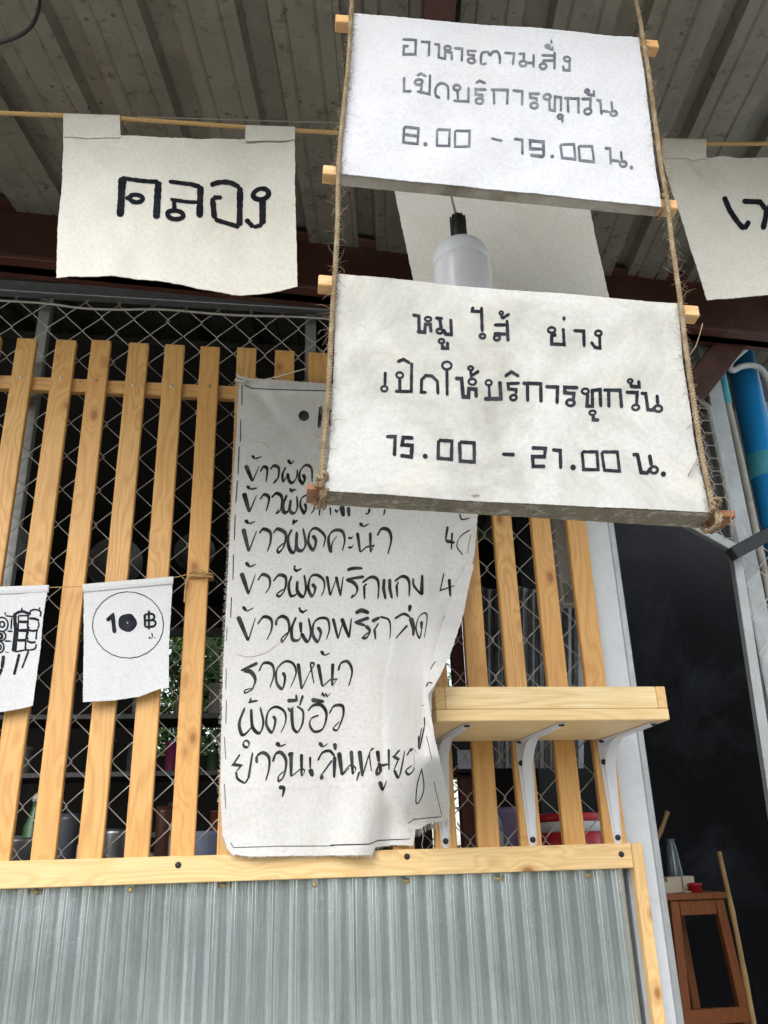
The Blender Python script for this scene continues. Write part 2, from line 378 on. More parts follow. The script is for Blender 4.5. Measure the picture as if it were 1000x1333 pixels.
# brace running down to the right behind the lower sign
tag(part('roof_brace', MB().beam(at(985, 405, .10), at(893, 520, .10), .075, .06), MAROON), 'dark brown diagonal brace under the right end of the beam', 'brace')
tag(part('power_cable', MB().tube(catmull([tuple(at(x, y, -.75)) for x, y in ((56,-60),(53,-10),(50,14),(41,34),(22,48),(-12,58),(-60,62))], 8), .0032, 6), BLACK), 'loose black cable curving under the roof, top left', 'cable')

# ------------------------------------------------------------------ wooden slatted fence
ZRT = at(400, 1109.5, -.02).z; ZRB = at(400, 1144, -.02).z
ztop = at(200, 447.5, 0).z; zbot = ZRT-.012
fence = thing('wooden_fence', 'honey coloured pine slat fence screwed to rails above the corrugated panel', 'fence', (0, 0, zbot))
slw = .046; zmid = at(400, 450, 0).z
XS = [-15,34,85,132,180,228,275,323,370,414,459,503,547,591,635,680,722]
rz = (at(150, 493, .016).z+at(150, 513, .016).z)/2
first = None
screwm = MB().lathe((0,0,0), [(0,.0022),(.0026,.0022),(.0040,.0012),(.0042,0),(.0042,-.002)], 12, (0,-1,0)).box((0,-.0024,0), (.0024,.0003,.0005), bev=0).box((0,-.0025,0), (.0005,.0003,.0024), bev=0)
SCR = mesh('screw', screwm, ZINC); SCRB = mesh('screw', screwm, BRASS)
SCRK = mesh('screw', MB().lathe((0,0,0), [(0,.0016),(.004,.0022),(.0058,.0010),(.0060,0),(.0060,-.002)], 12, (0,-1,0)), BLACK)
def screw(p, me, parent):
    o = bpy.data.objects.new('screw', me); COL.objects.link(o); o.parent = parent; o.location = Vector(p)-wloc(parent); return o
sm_ = [part('slat', MB().box((0, .009, (ztop+zbot)/2), (slw/2, .009, (ztop-zbot)/2), bev=.0018), SLAT, fence, loc=(0, 0, zbot))]
for i, x in enumerate(XS):
    X = at(x, 450, 0).x
    o = sm_[0] if i == 0 else clone(sm_[0], (0,0,0), fence)
    o.location = Vector((X, random.uniform(-.0006, .0006), zbot+random.uniform(-.003, .004)))-wloc(fence)
    o.rotation_euler = (0, R(random.uniform(-.18, .18)), R(random.uniform(-.5, .5)))
    o.scale = (random.uniform(.96, 1.04), 1, 1)
    screw(Vector((X+random.uniform(-.004, .004), 0, rz+random.uniform(-.004, .006))), SCR if i%3 else SCRB, o).location.y -= .0004
part('top_rail', MB().box((lerp(at(-15,500,.018).x, at(735,500,.018).x, .5)-.4, .027, rz), ((at(735,500,.018).x-at(-15,500,.018).x)/2+.45, .009, .0175)), SLATX, fence)
xl = at(-30, 1130, -.02).x-.5; xr = at(823.5, 1115, -.02).x; xr2 = at(838, 1115, -.02).x
br = part('bottom_rail', MB().box(((xl+xr)/2, -.010, (ZRT+ZRB)/2), ((xr-xl)/2, .010, (ZRT-ZRB)/2)), RAIL, fence)
for x, y in ((232,1126),(530,1115),(809,1112)): screw(at(x, y, -.0203), SCRK, br)
part('batten', MB().box(((xr+xr2)/2+.0008, -.010, (ZRT)/2+.05), ((xr2-xr)/2, .010, ZRT/2-.05)), BATTEN, fence, loc=(xr, 0, .3))
# the knot hole and the dark end grain on the batten's head
# ------------------------------------------------------------------ chain link panel behind the slats
zf = at(200, 384, .075).z; xpostL = at(57, 400, .075).x; xpostR = at(405, 440, .075).x
link = thing('chain_link_panel', 'silver chain link mesh in a grey steel frame behind the pine slats', 'mesh', (0, .075, ZRT-.03))
XM0 = at(-60, 1000, .075).x-.287; XM1 = at(782, 800, .075).x
part('frame_bar', MB().box(((XM0+XM1)/2, .085, zf), ((XM1-XM0)/2+.05, .014, .016)), GSTEEL, link)
part('frame_bar', MB().box(((XM0+XM1)/2, .085, ZRT-.04), ((XM1-XM0)/2+.05, .014, .016)), GSTEEL, link)
for X in (xpostL, xpostR, XM1+.05): part('frame_post', MB().box((X, .100, (zf+ZRT)/2-.02), (.014, .014, (zf-ZRT)/2)), GSTEEL, link)
Wd = .041; Hd = .086; wr = .00125
zw0 = ZRT-.03; nk = int((zf-zw0)/(Hd/2))
def wiremesh(sgn):
    P = []
    for k in range(nk+1):
        s_ = sgn*(1 if k%2 else -1); z = k*Hd/2
        P += [(s_*(Wd/2-.004), -.0016*s_, z-.006), (s_*(Wd/2+.0015), 0, z), (s_*(Wd/2-.004), .0016*s_, z+.006)]
    return MB().tube(P, wr, 5)
wm = [mesh('wire', wiremesh(1), WIRE), mesh('wire', wiremesh(-1), WIRE)]
n = int((XM1-XM0)/Wd)+1
for i in range(n):
    o = bpy.data.objects.new('wire', wm[i%2]); COL.objects.link(o); o.parent = link
    o.location = Vector((XM0+i*Wd+random.uniform(-.001,.001), .066, zw0))-wloc(link); o.rotation_euler = (0, R(random.uniform(-.15,.15)), 0)
tag(part('white_cable', MB().tube(resample(catmull([tuple(at(x, y, .06)) for x, y in ((-60,386),(0,391),(60,395),(105,401),(150,403),(215,403),(300,410),(400,413),(470,419),(600,425))], 8), .02), .0032, 6), plain('cable_white', (.62,.60,.54), .5, bump=0)),
    'thin off white cable strung along the top of the chain link', 'cable')

# ------------------------------------------------------------------ corrugated panel
cz1 = ZRB+.010; cz0 = .12; cx1 = at(822, 1200, -.002).x; cx0 = xl
panel = thing('corrugated_panel', 'silver galvanised corrugated metal panel below the pine rail', 'panel', (0, 0, cz0))
cpitch = .0385
def cwave(x):
    t = (x/cpitch) % 1.0; a = .0108*(1+.25*mnoise.noise(Vector((math.floor(x/cpitch)*1.7, 0, 0))))
    if t < .32: h = .74+.26*abs(math.sin(2*math.pi*t/.32))
    elif t < .42: h = .74*(1-(t-.32)/.10)
    elif t < .90: h = .0+.06*math.sin((t-.42)/.48*math.pi*2)
    else: h = .74*(t-.90)/.10
    return a*h
xsm = at(462, 1200, 0).x
for k_, (u0, u1) in enumerate(((cx0, xsm+.018), (xsm, cx1))):
    nx = int((u1-u0)/.0016); rows = []
    for i in range(15):
        z = lerp(cz1, cz0, i/14)
        rows.append([Vector((x, .012-.0016*k_-cwave(x)+.0022*math.sin(x*7.3+z*3)+.0010*math.sin(x*23+z*9+2)+(0 if k_ else .0016*mnoise.noise(Vector((x*170, z*2, 0)))), z)) for x in [lerp(u0, u1, j/nx) for j in range(nx+1)]])
    part('corrugated_sheet', MB().sheet(rows, [[p+Vector((0,.0007,0)) for p in r_] for r_ in rows]), GALV, panel)
for x, y in ((-75,1166),(45,1161),(170,1158.5),(291,1153),(410,1152),(530,1147),(650,1144),(768,1140)):
    p = at(x, y, .000); p.y = .0095-cwave(p.x); screw(p, SCRB, panel).scale = (1.25, 1.25, 1.25)

# ------------------------------------------------------------------ white post
px0 = at(766, 680, .022).x; px1 = at(792, 680, .022).x
post = thing('steel_post', 'white painted steel post with bare galvanised edge right of the fence', 'post', (px0, .03, 0))
part('painted_face', MB().box(((px0+px1)/2-.006, .05, ZB/2), ((px1-px0)/2+.006, .028, ZB/2-.002), bev=.004), WPOST, post)
part('galvanised_edge', MB().box((px1+.0085, .054, ZB/2), (.008, .028, ZB/2-.004), bev=.003), GSTEEL, post)

# ------------------------------------------------------------------ shelf on brackets
zsb = at(700, 963, -.0).z
Ys = -.275
fl = at(568, 938, Ys); fr = at(874, 938, Ys); zs0 = (fl.z+fr.z)/2; zpl = at(700, 923, Ys).z; zs1 = at(700, 894, Ys).z
shelf = thing('shelf', 'pale pine box shelf with raised front board fixed to the fence', 'shelf', (fl.x, Ys, zs0))
L0, L1 = fl.x, fr.x-.002
for a, b in ((Ys, lerp(Ys, -.002, .48)), (lerp(Ys, -.002, .487), -.003)):
    part('bottom_board', MB().box(((L0+L1)/2, (a+b)/2, (zs0+zpl)/2), ((L1-L0)/2, (b-a)/2, (zpl-zs0)/2)), SHELFX, shelf, loc=(L0, a, zs0))
e = .0185
part('front_board', MB().box(((L0+L1)/2, Ys+.012, (zpl+zs1)/2+.0005), ((L1-L0)/2-e-.0005, .011, (zs1-zpl)/2)), SHELFX, shelf, loc=(L0+.3, Ys, zs0))
for X in (L0+e/2, L1-e/2): part('end_board', MB().box((X, Ys/2-.001, (zpl+zs1)/2+.0005), (e/2, -Ys/2-.0015, (zs1-zpl)/2)), RAIL_Y, shelf)
part('back_board', MB().box(((L0+L1)/2, -.012, (zpl+zs1)/2+.0005), ((L1-L0)/2-e-.0005, .009, (zs1-zpl)/2)), SHELFX, shelf)
def bracket(xc, yc, xb, yb, first, lab):
    p = at(xc, yc, 0); X = (p.x+at(xb, yb, 0).x)/2; zt = zs0-.0008; zb = at(xb, yb+5, -.0).z
    t = thing('shelf_bracket', lab, 'bracket', (X, 0, zt), 'white metal shelf brackets')
    def strip(name, pts, axis):      # pts: (distance along arm, half width, pressed height)
        rows = []
        for s_, hw, h in pts:
            r_ = []
            for f, g in ((-1,0),(-.82,0),(-.5,1),(.5,1),(.82,0),(1,0)):
                if axis == 'v': r_.append(Vector((X+f*hw, -.0012-h*g, zt-s_)))
                else: r_.append(Vector((X+f*hw, -s_, zt-.0012-h*g)))
            rows.append(r_)
        off = Vector((0, .0011, 0)) if axis == 'v' else Vector((0, 0, .0011))
        return part(name, MB().sheet(rows, [[q+off for q in r_] for r_ in rows], smooth=False), WMETAL, t)
    H = zt-zb; A = .252
    a = strip('wall_arm', [(.001, .0185, .004),(.02, .018, .004),(.05, .0165, .004),(.12, .0128, .004),(H-.02, .0092, .003),(H-.006, .0080, .0008),(H, .0045, 0)], 'v')
    b = strip('shelf_arm', [(.001, .0185, .004),(.03, .017, .004),(.07, .0145, .004),(A-.03, .0100, .003),(A-.006, .0085, .0008),(A, .005, 0)], 'h')
    # curved web joining both arms
    rows = []
    for i in range(13):
        t_ = i/12; cx = .085; y_ = -.004-cx*(1-math.sin(t_*math.pi/2))*.98; z_ = zt-.004-cx*(1-math.cos(t_*math.pi/2))*.98
        hw = .0085+.003*math.sin(t_*math.pi); rows.append([Vector((X+f*hw, y_-.002*(1-abs(f)), z_-.002*(1-abs(f)))) for f in (-1, -.4, .4, 1)])
    part('web', MB().sheet(rows, [[q+Vector((0,.001,.001)) for q in r_] for r_ in rows]), WMETAL, t)
    for dx, dz in ((-.010, .045), (.009, .030), (0, H-.013)): screw((X+dx, -.0036, zt-dz), SCRK, a)
    for s_ in (.243,):
        o = screw((X, -s_, zt-.0028), SCRK, b); o.rotation_euler = (R(90), 0, 0)
    for s_ in (-.013, .013):
        o = screw((X+s_, -.012, zt-.0036), SCRK, b); o.rotation_euler = (R(90), 0, 0)
bracket(571, 964, 582, 1099, 0, 'white bracket under the left end of the shelf, half behind the menu cloth')
bracket(682, 964, 693, 1097, 0, 'white metal bracket under the middle of the pine shelf')
bracket(787, 963, 805, 1094, 0, 'white metal bracket under the right end of the shelf beside the post')

# ------------------------------------------------------------------ lettering: every pen stroke is a thin ribbon lying on its cloth
def parse(block):
    """'ox oy s W | x,y x,y ; s x,y.. ; o cx cy rx ry ; wN prefix' -> list of (points in photo pixels, width in pixels, closed)"""
    head, body = block.split('|'); ox, oy, s, W = map(float, head.split()); out = []
    for st in body.replace('\n', ' ').split(';'):
        tk = st.split()
        if not tk: continue
        wd = W; sm = False; ring = False; nums = []
        for t in tk:
            if t[0] == 'w': wd = float(t[1:])
            elif t == 's': sm = True
            elif t == 'o': ring = True
            else: nums.append(t)
        if ring:
            cx, cy, rx, ry = map(float, nums); P = [(cx+rx*math.cos(a*math.pi/12+1), cy+ry*math.sin(a*math.pi/12+1)) for a in range(25)]
        else:
            P = [tuple(map(float, t.split(','))) for t in nums]
            if len(P) == 1:
                (cx, cy), r_ = P[0], wd*.28; wd = wd*.6; ring = True; P = [(cx+r_*math.cos(a*math.pi/8), cy+r_*math.sin(a*math.pi/8)) for a in range(17)]
        P = [Vector((ox+a/s, oy+b/s)) for a, b in P]
        if sm: P = [Vector(p[:2]) for p in catmull([p.to_3d() for p in P], 7)]
        out.append((P, wd/s, ring))
    return out
def clusters(S, gap):         # strokes that sit together make one word, one part
    bx = [(min(q.x for q in P)-gap, min(q.y for q in P)-gap, max(q.x for q in P)+gap, max(q.y for q in P)+gap) for P, _, _ in S]; g = list(range(len(S)))
    def find(i):
        while g[i] != i: i = g[i]
        return i
    for i in range(len(S)):
        for j in range(i):
            a, b = bx[i], bx[j]
            if a[0] < b[2] and b[0] < a[2] and a[1] < b[3] and b[1] < a[3]: g[find(i)] = find(j)
    out = {}
    for i in range(len(S)): out.setdefault(find(i), []).append(S[i])
    return list(out.values())
def strokes(name, blocks, surf, mat, parent, nib=False, lift=.0006, gap=5):
    k = 0
    for group in clusters([s_ for bl in blocks for s_ in parse(bl)], gap):
        mb = MB()
        for P, wd, ring in group:
            k += 1; Q = [Vector(q[:2]) for q in resample([p.to_3d() for p in P], 1.3)] if not ring else P
            # keep the corners of straight strokes
            if not ring:
                Q2 = []
                for a, b in zip(P, P[1:]):
                    L = (b-a).length; m_ = max(1, int(L/1.6)); Q2 += [a+(b-a)*(i/m_) for i in range(m_)]
                Q = Q2+[P[-1]]
            n_ = len(Q); tot = sum((b-a).length for a, b in zip(Q, Q[1:])) or 1; acc = 0; L_, R_ = [], []
            for i, p in enumerate(Q):
                if i: acc += (Q[i]-Q[i-1]).length
                if ring: a, b = Q[(i-1) % (n_-1)], Q[(i+1) % (n_-1)]; t = (b-a).normalized(); mit = 1
                else:
                    t1 = (Q[i]-Q[i-1]) if i else (Q[1]-Q[0]); t2 = (Q[i+1]-Q[i]) if i < n_-1 else t1
                    t1 = t1.normalized(); t2 = t2.normalized(); t = (t1+t2)
                    t = t.normalized() if t.length > .3 else t2; mit = min(1.5, 1/max(.4, abs(t.dot(t2))))
                nrm = Vector((-t.y, t.x)); hw = wd/2*(1.0 if mat is INK_LINE else 1.16)
                if nib:
                    ang = math.atan2(t.y, t.x); hw *= .58+.85*abs(math.sin(ang-R(-58)))
                    hw *= 1.12-.5*(acc/tot)**2
                else: hw *= 1+.2*mnoise.noise(Vector((p.x*.21, p.y*.21, k)))
                if not ring:
                    dd = min(acc, tot-acc); capr = min(wd*.45, tot*.4)
                    if dd < capr: hw *= math.sqrt(max(.12, 1-(1-dd/capr)**2))
                L_.append(surf(p.x+nrm.x*hw*mit, p.y+nrm.y*hw*mit, lift+k*1.2e-6)); R_.append(surf(p.x-nrm.x*hw*mit, p.y-nrm.y*hw*mit, lift+k*1.2e-6))
            mb.q(L_+R_, [(i, i+1, n_+i+1, n_+i) for i in range(n_-1)])
        part(name, mb, mat, parent)
def clothmesh(top, bottom, left, right, surf, nx, ny, thick=.0011, fray=.0):
    rows, back = [], []
    c00, c10, c01, c11 = top[0], top[-1], bottom[0], bottom[-1]
    for i in range(ny+1):
        t = i/ny; r_, b_ = [], []
        for j in range(nx+1):
            s_ = j/nx; T, B, Lf, Rt = poly(top, s_), poly(bottom, s_), poly(left, t), poly(right, t)
            x = lerp(T[0], B[0], t)+lerp(Lf[0], Rt[0], s_)-(lerp(lerp(c00[0], c10[0], s_), lerp(c01[0], c11[0], s_), t))
            y = lerp(T[1], B[1], t)+lerp(Lf[1], Rt[1], s_)-(lerp(lerp(c00[1], c10[1], s_), lerp(c01[1], c11[1], s_), t))
            if fray and (i in (0, ny) or j in (0, nx)):
                x += fray*mnoise.noise(Vector((x*.6, y*.6, 1))); y += fray*mnoise.noise(Vector((x*.6, y*.6, 7)))
            r_.append(surf(x, y)); b_.append(surf(x, y, -thick))
        rows.append(r_); back.append(b_)
    return MB().sheet(rows, back)
def wavy(pl, f): return lambda x, y, off=0.0: pl(x, y, off+f(x, y))
# ------------------------------------------------------------------ ropes
def rope(name, pts, r, mat, parent=None, pitch=.016, step=.0024, strands=3, loc=None):
    P = resample(pts, step); mb = MB(); up = Vector((0,-1,0.01)); 
    for s_ in range(strands):
        L = []; acc = 0
        for i, p in enumerate(P):
            t = (P[min(i+1, len(P)-1)]-P[max(i-1, 0)]).normalized(); a = (up-t*up.dot(t)).normalized(); b = t.cross(a)
            if i: acc += (P[i]-P[i-1]).length
            ph = acc/pitch*2*math.pi+s_*2*math.pi/strands+.5*mnoise.noise(p*30)
            L.append(p+(a*math.cos(ph)+b*math.sin(ph))*r*(.50+.06*mnoise.noise(p*90)))
        mb.tube(L, r*.56, 6)
    return part(name, mb, mat, parent, loc=loc)
def fuzz(pts, r, n, ln, mat, parent, seed=1, wid=.00028):
    rnd = random.Random(seed); P = resample(pts, .004); mb = MB()
    for _ in range(n):
        i = rnd.randrange(1, len(P)-1); p = P[i]; t = (P[i+1]-P[i-1]).normalized()
        d = Vector((rnd.gauss(0,1), rnd.gauss(0,1), rnd.gauss(0,1))); d = (d-t*d.dot(t)).normalized(); l = ln*(.3+rnd.random()**2*1.6)
        tt = t*rnd.uniform(-1.6, 1.6); a = p+d*r*.7; b = a+(d+tt).normalized()*l*.5; c = b+(d*.6+tt+Vector((rnd.gauss(0,.4), rnd.gauss(0,.4), rnd.gauss(0,.4)-.2))).normalized()*l*.5
        mb.tube([a, b, c], [wid, wid*.9, wid*.4], 3, cap=False)
    return part('loose_fibres', mb, mat, parent, kind='stuff')

# ------------------------------------------------------------------ the two hanging signs
SV = wdir((69, -2326, 1110)).normalized(); SH = wdir((1, .0687, .0819)); SH = (SH-SV*SH.dot(SV)).normalized()
SN = SV.cross(SH).normalized(); SN = SN if SN.dot(CAM-atd(650, 400, 1)) > 0 else -SN
SP = Plane(atd(650, 400, 1.05), SN)
BT, BD = .0165, .018
UP0 = thing('hanging_sign', 'upper white cloth sign on wooden bars, opening hours 8.00 to 19.00', 'sign', SP(640, 35), 'cloth signs hung on one rope')
LP0 = thing('hanging_sign', 'lower cloth sign with mildewed bottom edge, opening hours 15.00 to 21.00', 'sign', SP(660, 380), 'cloth signs hung on one rope')
def signbar(parent, a, b, mat, capmat, cx0, cx1, wrapmat, BT=BT, BD=BD):
    A = SP(*a); B = SP(*b); H = (B-A).normalized(); V = SN.cross(H).normalized(); V = V if V.dot(SV) > 0 else -V
    c0 = -V*BT/2-SN*(BD/2+.0012)
    o = part('bar', MB().beam(A+c0, B+c0, BT, BD, up=tuple(SN), bev=.0012), mat, parent)
    # the cloth looped round the bar
    y_at = lambda x: lerp(a[1], b[1], (x-a[0])/(b[0]-a[0]))
    rows = []; n_ = 110
    ring = [(0,.0016),(0,.0002),(-.0005,-.0002)]  # unused corners kept simple
    sec = []
    hw, hd = BT/2+.0014, BD/2+.0014
    for k in range(28):
        t_ = k/28*2*math.pi; cx, cy = math.cos(t_), math.sin(t_); m_ = (abs(cx)**4.2+abs(cy)**4.2)**(-1/4.2); sec.append((cx*m_*hd, cy*m_*hw))
    for i in range(n_+1):
        x = lerp(cx0, cx1, i/n_); q = A+H*((SP(x, y_at(x))-A).dot(H))+c0
        rows.append([q+SN*(d*(1+.05*mnoise.noise(Vector((x*.08, k*.4, 3)))))+V*(v*(1+.07*mnoise.noise(Vector((x*.05, k*.3, 9))))) for k, (d, v) in enumerate(sec+sec[:1])])
    part('rolled_edge', MB().sheet(rows), wrapmat, parent)
    return o
_m = NT('cloth_wrap_mildew'); _p = _m.obj(); _a = _m.noise(_p, 18, 6, .75); _b = _m.noise(_p, 320, 3, .7); _c = _m.noise(_m.scale(_p, (1,1,3)), 60, 4, .75)
_k = _m.mix(_m.ramp(_c, [(.28, 0), (.50, 1)]), (.56, .53, .46), (.25, .22, .165)); _k = _m.mix(_m.ramp(_a, [(.5, 0), (.7, .6)]), _k, (.12, .11, .085)); _k = _m.mix(_m.ramp(_b, [(.4, 0), (.7, .5)]), _k, (.10, .09, .07))
_m.bump(_b, .6, .0012); CL_WRAP = _m.out(_k, .95, spec=.1)
CL_WRAP2 = cloth('cloth_wrap_upper', (.52, .49, .43), (.17, .14, .10), 1.0, (.36, .66))
signbar(UP0, (437,17), (857,51), BARW, ENDG, 457, 831, CL_UP)
signbar(UP0, (421,213), (882,259), BARW, ENDG, 443, 858, CL_WRAP2)
signbar(LP0, (415,356), (910,397), BARW, ENDG, 437, 882, CL_LOW)
signbar(LP0, (400,628), (958,664), BARD, ENDG, 421, 924, CL_WRAP, .0085, .034)
def fU(x, y):
    e = min(1, max(0, (y-20)/25))*min(1, max(0, (235+(x-443)*.1-y)/20))
    return e*(.0030*mnoise.noise(Vector((x*.012, y*.016, 2)))*1.6+.0022*math.exp(-((x-.95*y-455)/14)**2)*min(1, max(0, (y-90)/60))+.0011*mnoise.noise(Vector((x*.035, y*.035, 5))))+.0022
def fL(x, y):
    return .0026*mnoise.noise(Vector((x*.009, y*.012, 12)))*1.4+.0010*mnoise.noise(Vector((x*.03, y*.03, 15)))*min(1, max(0, (y-370)/40))*min(1, max(0, (650-y)/30))+.0024
sU = wavy(SP, fU); sL = wavy(SP, fL)
part('canvas', clothmesh([(460,19),(640,34),(831,50)], [(443,228),(650,249),(860,271)], [(460,19),(455,60),(450,140),(443,228)], [(831,50),(840,115),(849,185),(860,271)], sU, 110, 70, fray=.7), CL_UP, UP0)
part('canvas', clothmesh([(437,358),(660,378),(882,396)], [(421,641),(660,655),(923,668)], [(437,358),(436,420),(433,520),(428,600),(421,641)], [(882,396),(888,470),(900,560),(923,668)], sL, 130, 84, fray=.7), CL_LOW, LP0)
U1 = '''510 40 6.25 17|83,97 192,104 188,220 92,217 95,152 135,153; 230,115 302,117 297,233; 342,129 383,130 378,238 430,246 432,182 485,190 486,255; o 452 154 26 18;
505,150 572,152 567,262; 690,166 618,166 620,200 668,205 665,232; o 646 253 28 22; s 770,275 727,276 728,200 745,178 780,178 800,205 820,180 855,178 874,215 876,287; 912,190 993,196 980,298'''
U2 = '''670 60 6.25 17|28,75 72,78 68,135; o 62 162 28 22; 90,155 145,160; 150,82 147,193; 212,95 315,103; 318,68 316,210; 315,140 232,140 222,160; o 225 183 26 22;
o 262 22 16 12; 270,45 300,50 302,22; 292,-36 294,2; o 420 125 26 20; 440,140 437,220 392,218 385,180'''
U3 = '''510 40 6.25 17|98,395 98,508 160,512; o 215 443 30 20; 240,460 232,520; 200,515 303,540 306,385; 198,392 235,378 278,403; s 390,568 355,550 352,500 380,458 420,450 455,478 456,580;
o 528 475 28 20; 532,495 537,575; 498,580 622,582 622,470; 768,490 680,487 680,525 735,530 735,555; o 712 577 30 22; 678,440 712,422 762,443; 803,492 940,497 936,612; 828,497 832,610'''
U4 = '''670 60 6.25 17|-20,372 60,378 58,490; 205,397 122,397 125,425 178,433 175,460; o 157 487 30 22; o 262 420 28 20; 280,440 285,520 325,525 325,420 375,425 375,535; o 370 575 20 15; 385,590 390,622;
398,430 515,437 518,555; 430,435 434,545; 537,442 612,446 610,520; o 592 540 28 22; o 583 385 16 12; 580,400 590,412 637,420 637,378; 655,455 690,460 703,573; 708,540 765,550; 780,465 788,540; o 797 565 26 20'''
U5 = '''510 40 6.25 17|100,793 217,800 210,920 93,912 100,793; 98,852 212,860; w26 274,925; 368,808 470,812 465,948 367,940 368,808; 512,822 628,840 625,962 512,958 512,822; 802,905 895,913'''
U6 = '''670 60 6.25 17|-12,768 60,770 63,885; w22 125,885 238,900; w20 236,900 235,775 125,770 128,835 228,835; w26 306,898; 370,803 478,810 490,930 385,915 370,803; 515,825 622,832 640,955 525,940 515,825; 722,850 768,853 778,972; 780,940 850,945; 860,865 868,940; o 880 965 28 20; w24 949,991'''
strokes('lettering', [U1, U2], sU, INK_UP, UP0); strokes('lettering', [U3, U4], sU, INK_UP, UP0); strokes('lettering', [U5, U6], sU, INK_UP, UP0)
L1_ = '''530 390 6.25 23|38,140 92,145 95,278; 75,275 140,278 145,215 185,215 192,280; w16 o 168 170 26 18; 225,160 290,165; 262,165 275,250; w17 o 262 268 26 18; 290,250 310,290 358,295 352,165; w16 o 277 348 22 17; 285,370 285,403 328,405 325,352;
535,62 528,100 605,105; 603,65 608,272; w18 o 610 307 22 18; 703,213 800,215; 808,175 818,350; 805,290 715,285 708,310; w18 o 727 320 24 20; w13 o 763 118 15 13; w20 768,132 766,165; w20 766,165 832,125'''
L2_ = '''690 400 6.25 22|w17 o 168 203 30 22; 195,225 195,245 168,250 168,315 270,318 262,185; 268,90 270,125; 345,203 430,205 436,333; w17 o 550 222 26 20; 560,240 565,340 525,335 490,290'''
L3_ = '''490 460 5 17|56,130 54,220; w12 o 50 240 20 17; w12 o 150 152 22 18; 150,172 150,258; 118,258 225,258 228,70; 132,68 175,50 218,75; 325,265 290,262 292,180 320,152 360,155 395,190 398,278; w13 o 457 85 30 25; 457,112 458,285;
w21 508,170 552,170 562,290 597,290 600,235 645,240 648,295; w13 o 622 190 24 20; w12 o 612 102 16 12; 612,118 615,152 668,118; w12 o 728 197 20 17; 730,215 735,298; w21 698,302 808,302 800,187; 930,203 852,205 858,240 905,245 905,275; w14 o 888 297 20 17; 832,158 875,128 925,160'''
L4_ = '''670 480 5 19|45,105 165,107 167,230; 78,107 80,225; 195,125 275,128 270,240; 410,133 320,130 322,165 380,170 378,215; w16 o 358 230 26 20; w13 o 455 155 22 17; 470,172 465,252 500,255 500,150 550,145 552,262; w12 o 500 297 20 14; 505,312 505,342 543,347; 570,148 680,150 688,270; 605,150 605,265;
715,163 790,165 785,245; w14 o 778 265 22 17; w12 o 745 90 15 12; 745,105 755,125 805,128 800,85; 812,170 845,172 855,283 885,285 905,262; 918,180 920,250; w15 o 922 275 25 20'''
L5_ = '''490 460 5 19|60,550 120,552 115,680; w21 240,560 172,558 165,605 230,608 225,683 152,675; w26 315,678; 403,570 490,575 487,692 400,687 403,570; 540,580 635,585 637,707 545,702 540,580; w20 815,662 898,667'''
L6_ = '''670 480 5 19|105,525 195,528 190,580 112,580 118,640 198,640; 238,535 292,540 298,655; w30 378,645; w17 435,545 530,548 540,662 447,658 435,545; w17 560,550 660,552 678,672 580,665 560,550; w21 757,570 790,572 815,685 855,688 882,652; w21 868,570 882,645; w15 o 898 668 24 21; w28 960,695'''
strokes('lettering', [L1_, L2_], sL, INK_LOW, LP0); strokes('lettering', [L3_, L4_], sL, INK_LOW, LP0); strokes('lettering', [L5_, L6_], sL, INK_LOW, LP0)
# the rope that carries both signs
rt = thing('sign_rope', 'frayed jute rope down the left edges of the two hanging signs', 'rope', SP(450, 30), 'ropes carrying the hanging signs')
rt2 = thing('sign_rope', 'frayed jute rope down the right edges of the two hanging signs', 'rope', SP(835, 60), 'ropes carrying the hanging signs')
def rpts(L, off=.0075): return [SP(x, y, off+.0012*mnoise.noise(Vector((x*.1, y*.1, 0)))) for x, y in [(p.x, p.y) for p in catmull([(a, b, 0) for a, b in L], 6)]]
lp = rpts([(459,-70),(458,-5),(457,25),(453,90),(447,150),(441,215),(439,300),(436,360),(431,440),(427,520),(421,590),(418,640)])
rp_ = rpts([(812,-70),(824,-5),(834,50),(842,100),(850,160),(857,215),(866,270),(873,330),(882,392),(890,460),(900,530),(911,600),(925,668)])
rope('strand_bundle', lp, .0034, JUTE, rt, pitch=.013); rope('strand_bundle', rp_, .0034, JUTE, rt2, pitch=.013)
fuzz(lp, .0034, 700, .012, JUTE, rt, 3); fuzz(rp_, .0034, 800, .012, JUTE, rt2, 4)
def knot(parent, x, y, n_, r=.0026, sp=.006, tilt=.2, seed=0):
    rnd = random.Random(seed); c = SP(x, y)-SV*BT/2-SN*(BD/2)
    P = []
    for k in range(n_*20+1):
        a = k/20*2*math.pi; m_ = (abs(math.cos(a))**4+abs(math.sin(a))**4)**(-1/4)
        P.append(c+SN*math.cos(a)*m_*(BD/2+.005)+SV*math.sin(a)*m_*(BT/2+.005)+SH*((k/20-n_/2)*sp+tilt*.01*math.sin(a*1.5)))
    rope('knot', P, r, JUTE, parent)
    b = c+SN*(BD/2+.008)+SV*(BT/2+.002); Q = []
    for k in range(34):
        a = k/33*2*math.pi*1.6; Q.append(b+SH*.0052*math.cos(a)+SV*(.0042*math.sin(a)+.002)+SN*.003*math.sin(a*2))
    rope('knot', Q, r*.9, JUTE, parent); fuzz(P, .004, 60, .010, JUTE, parent, seed+20)
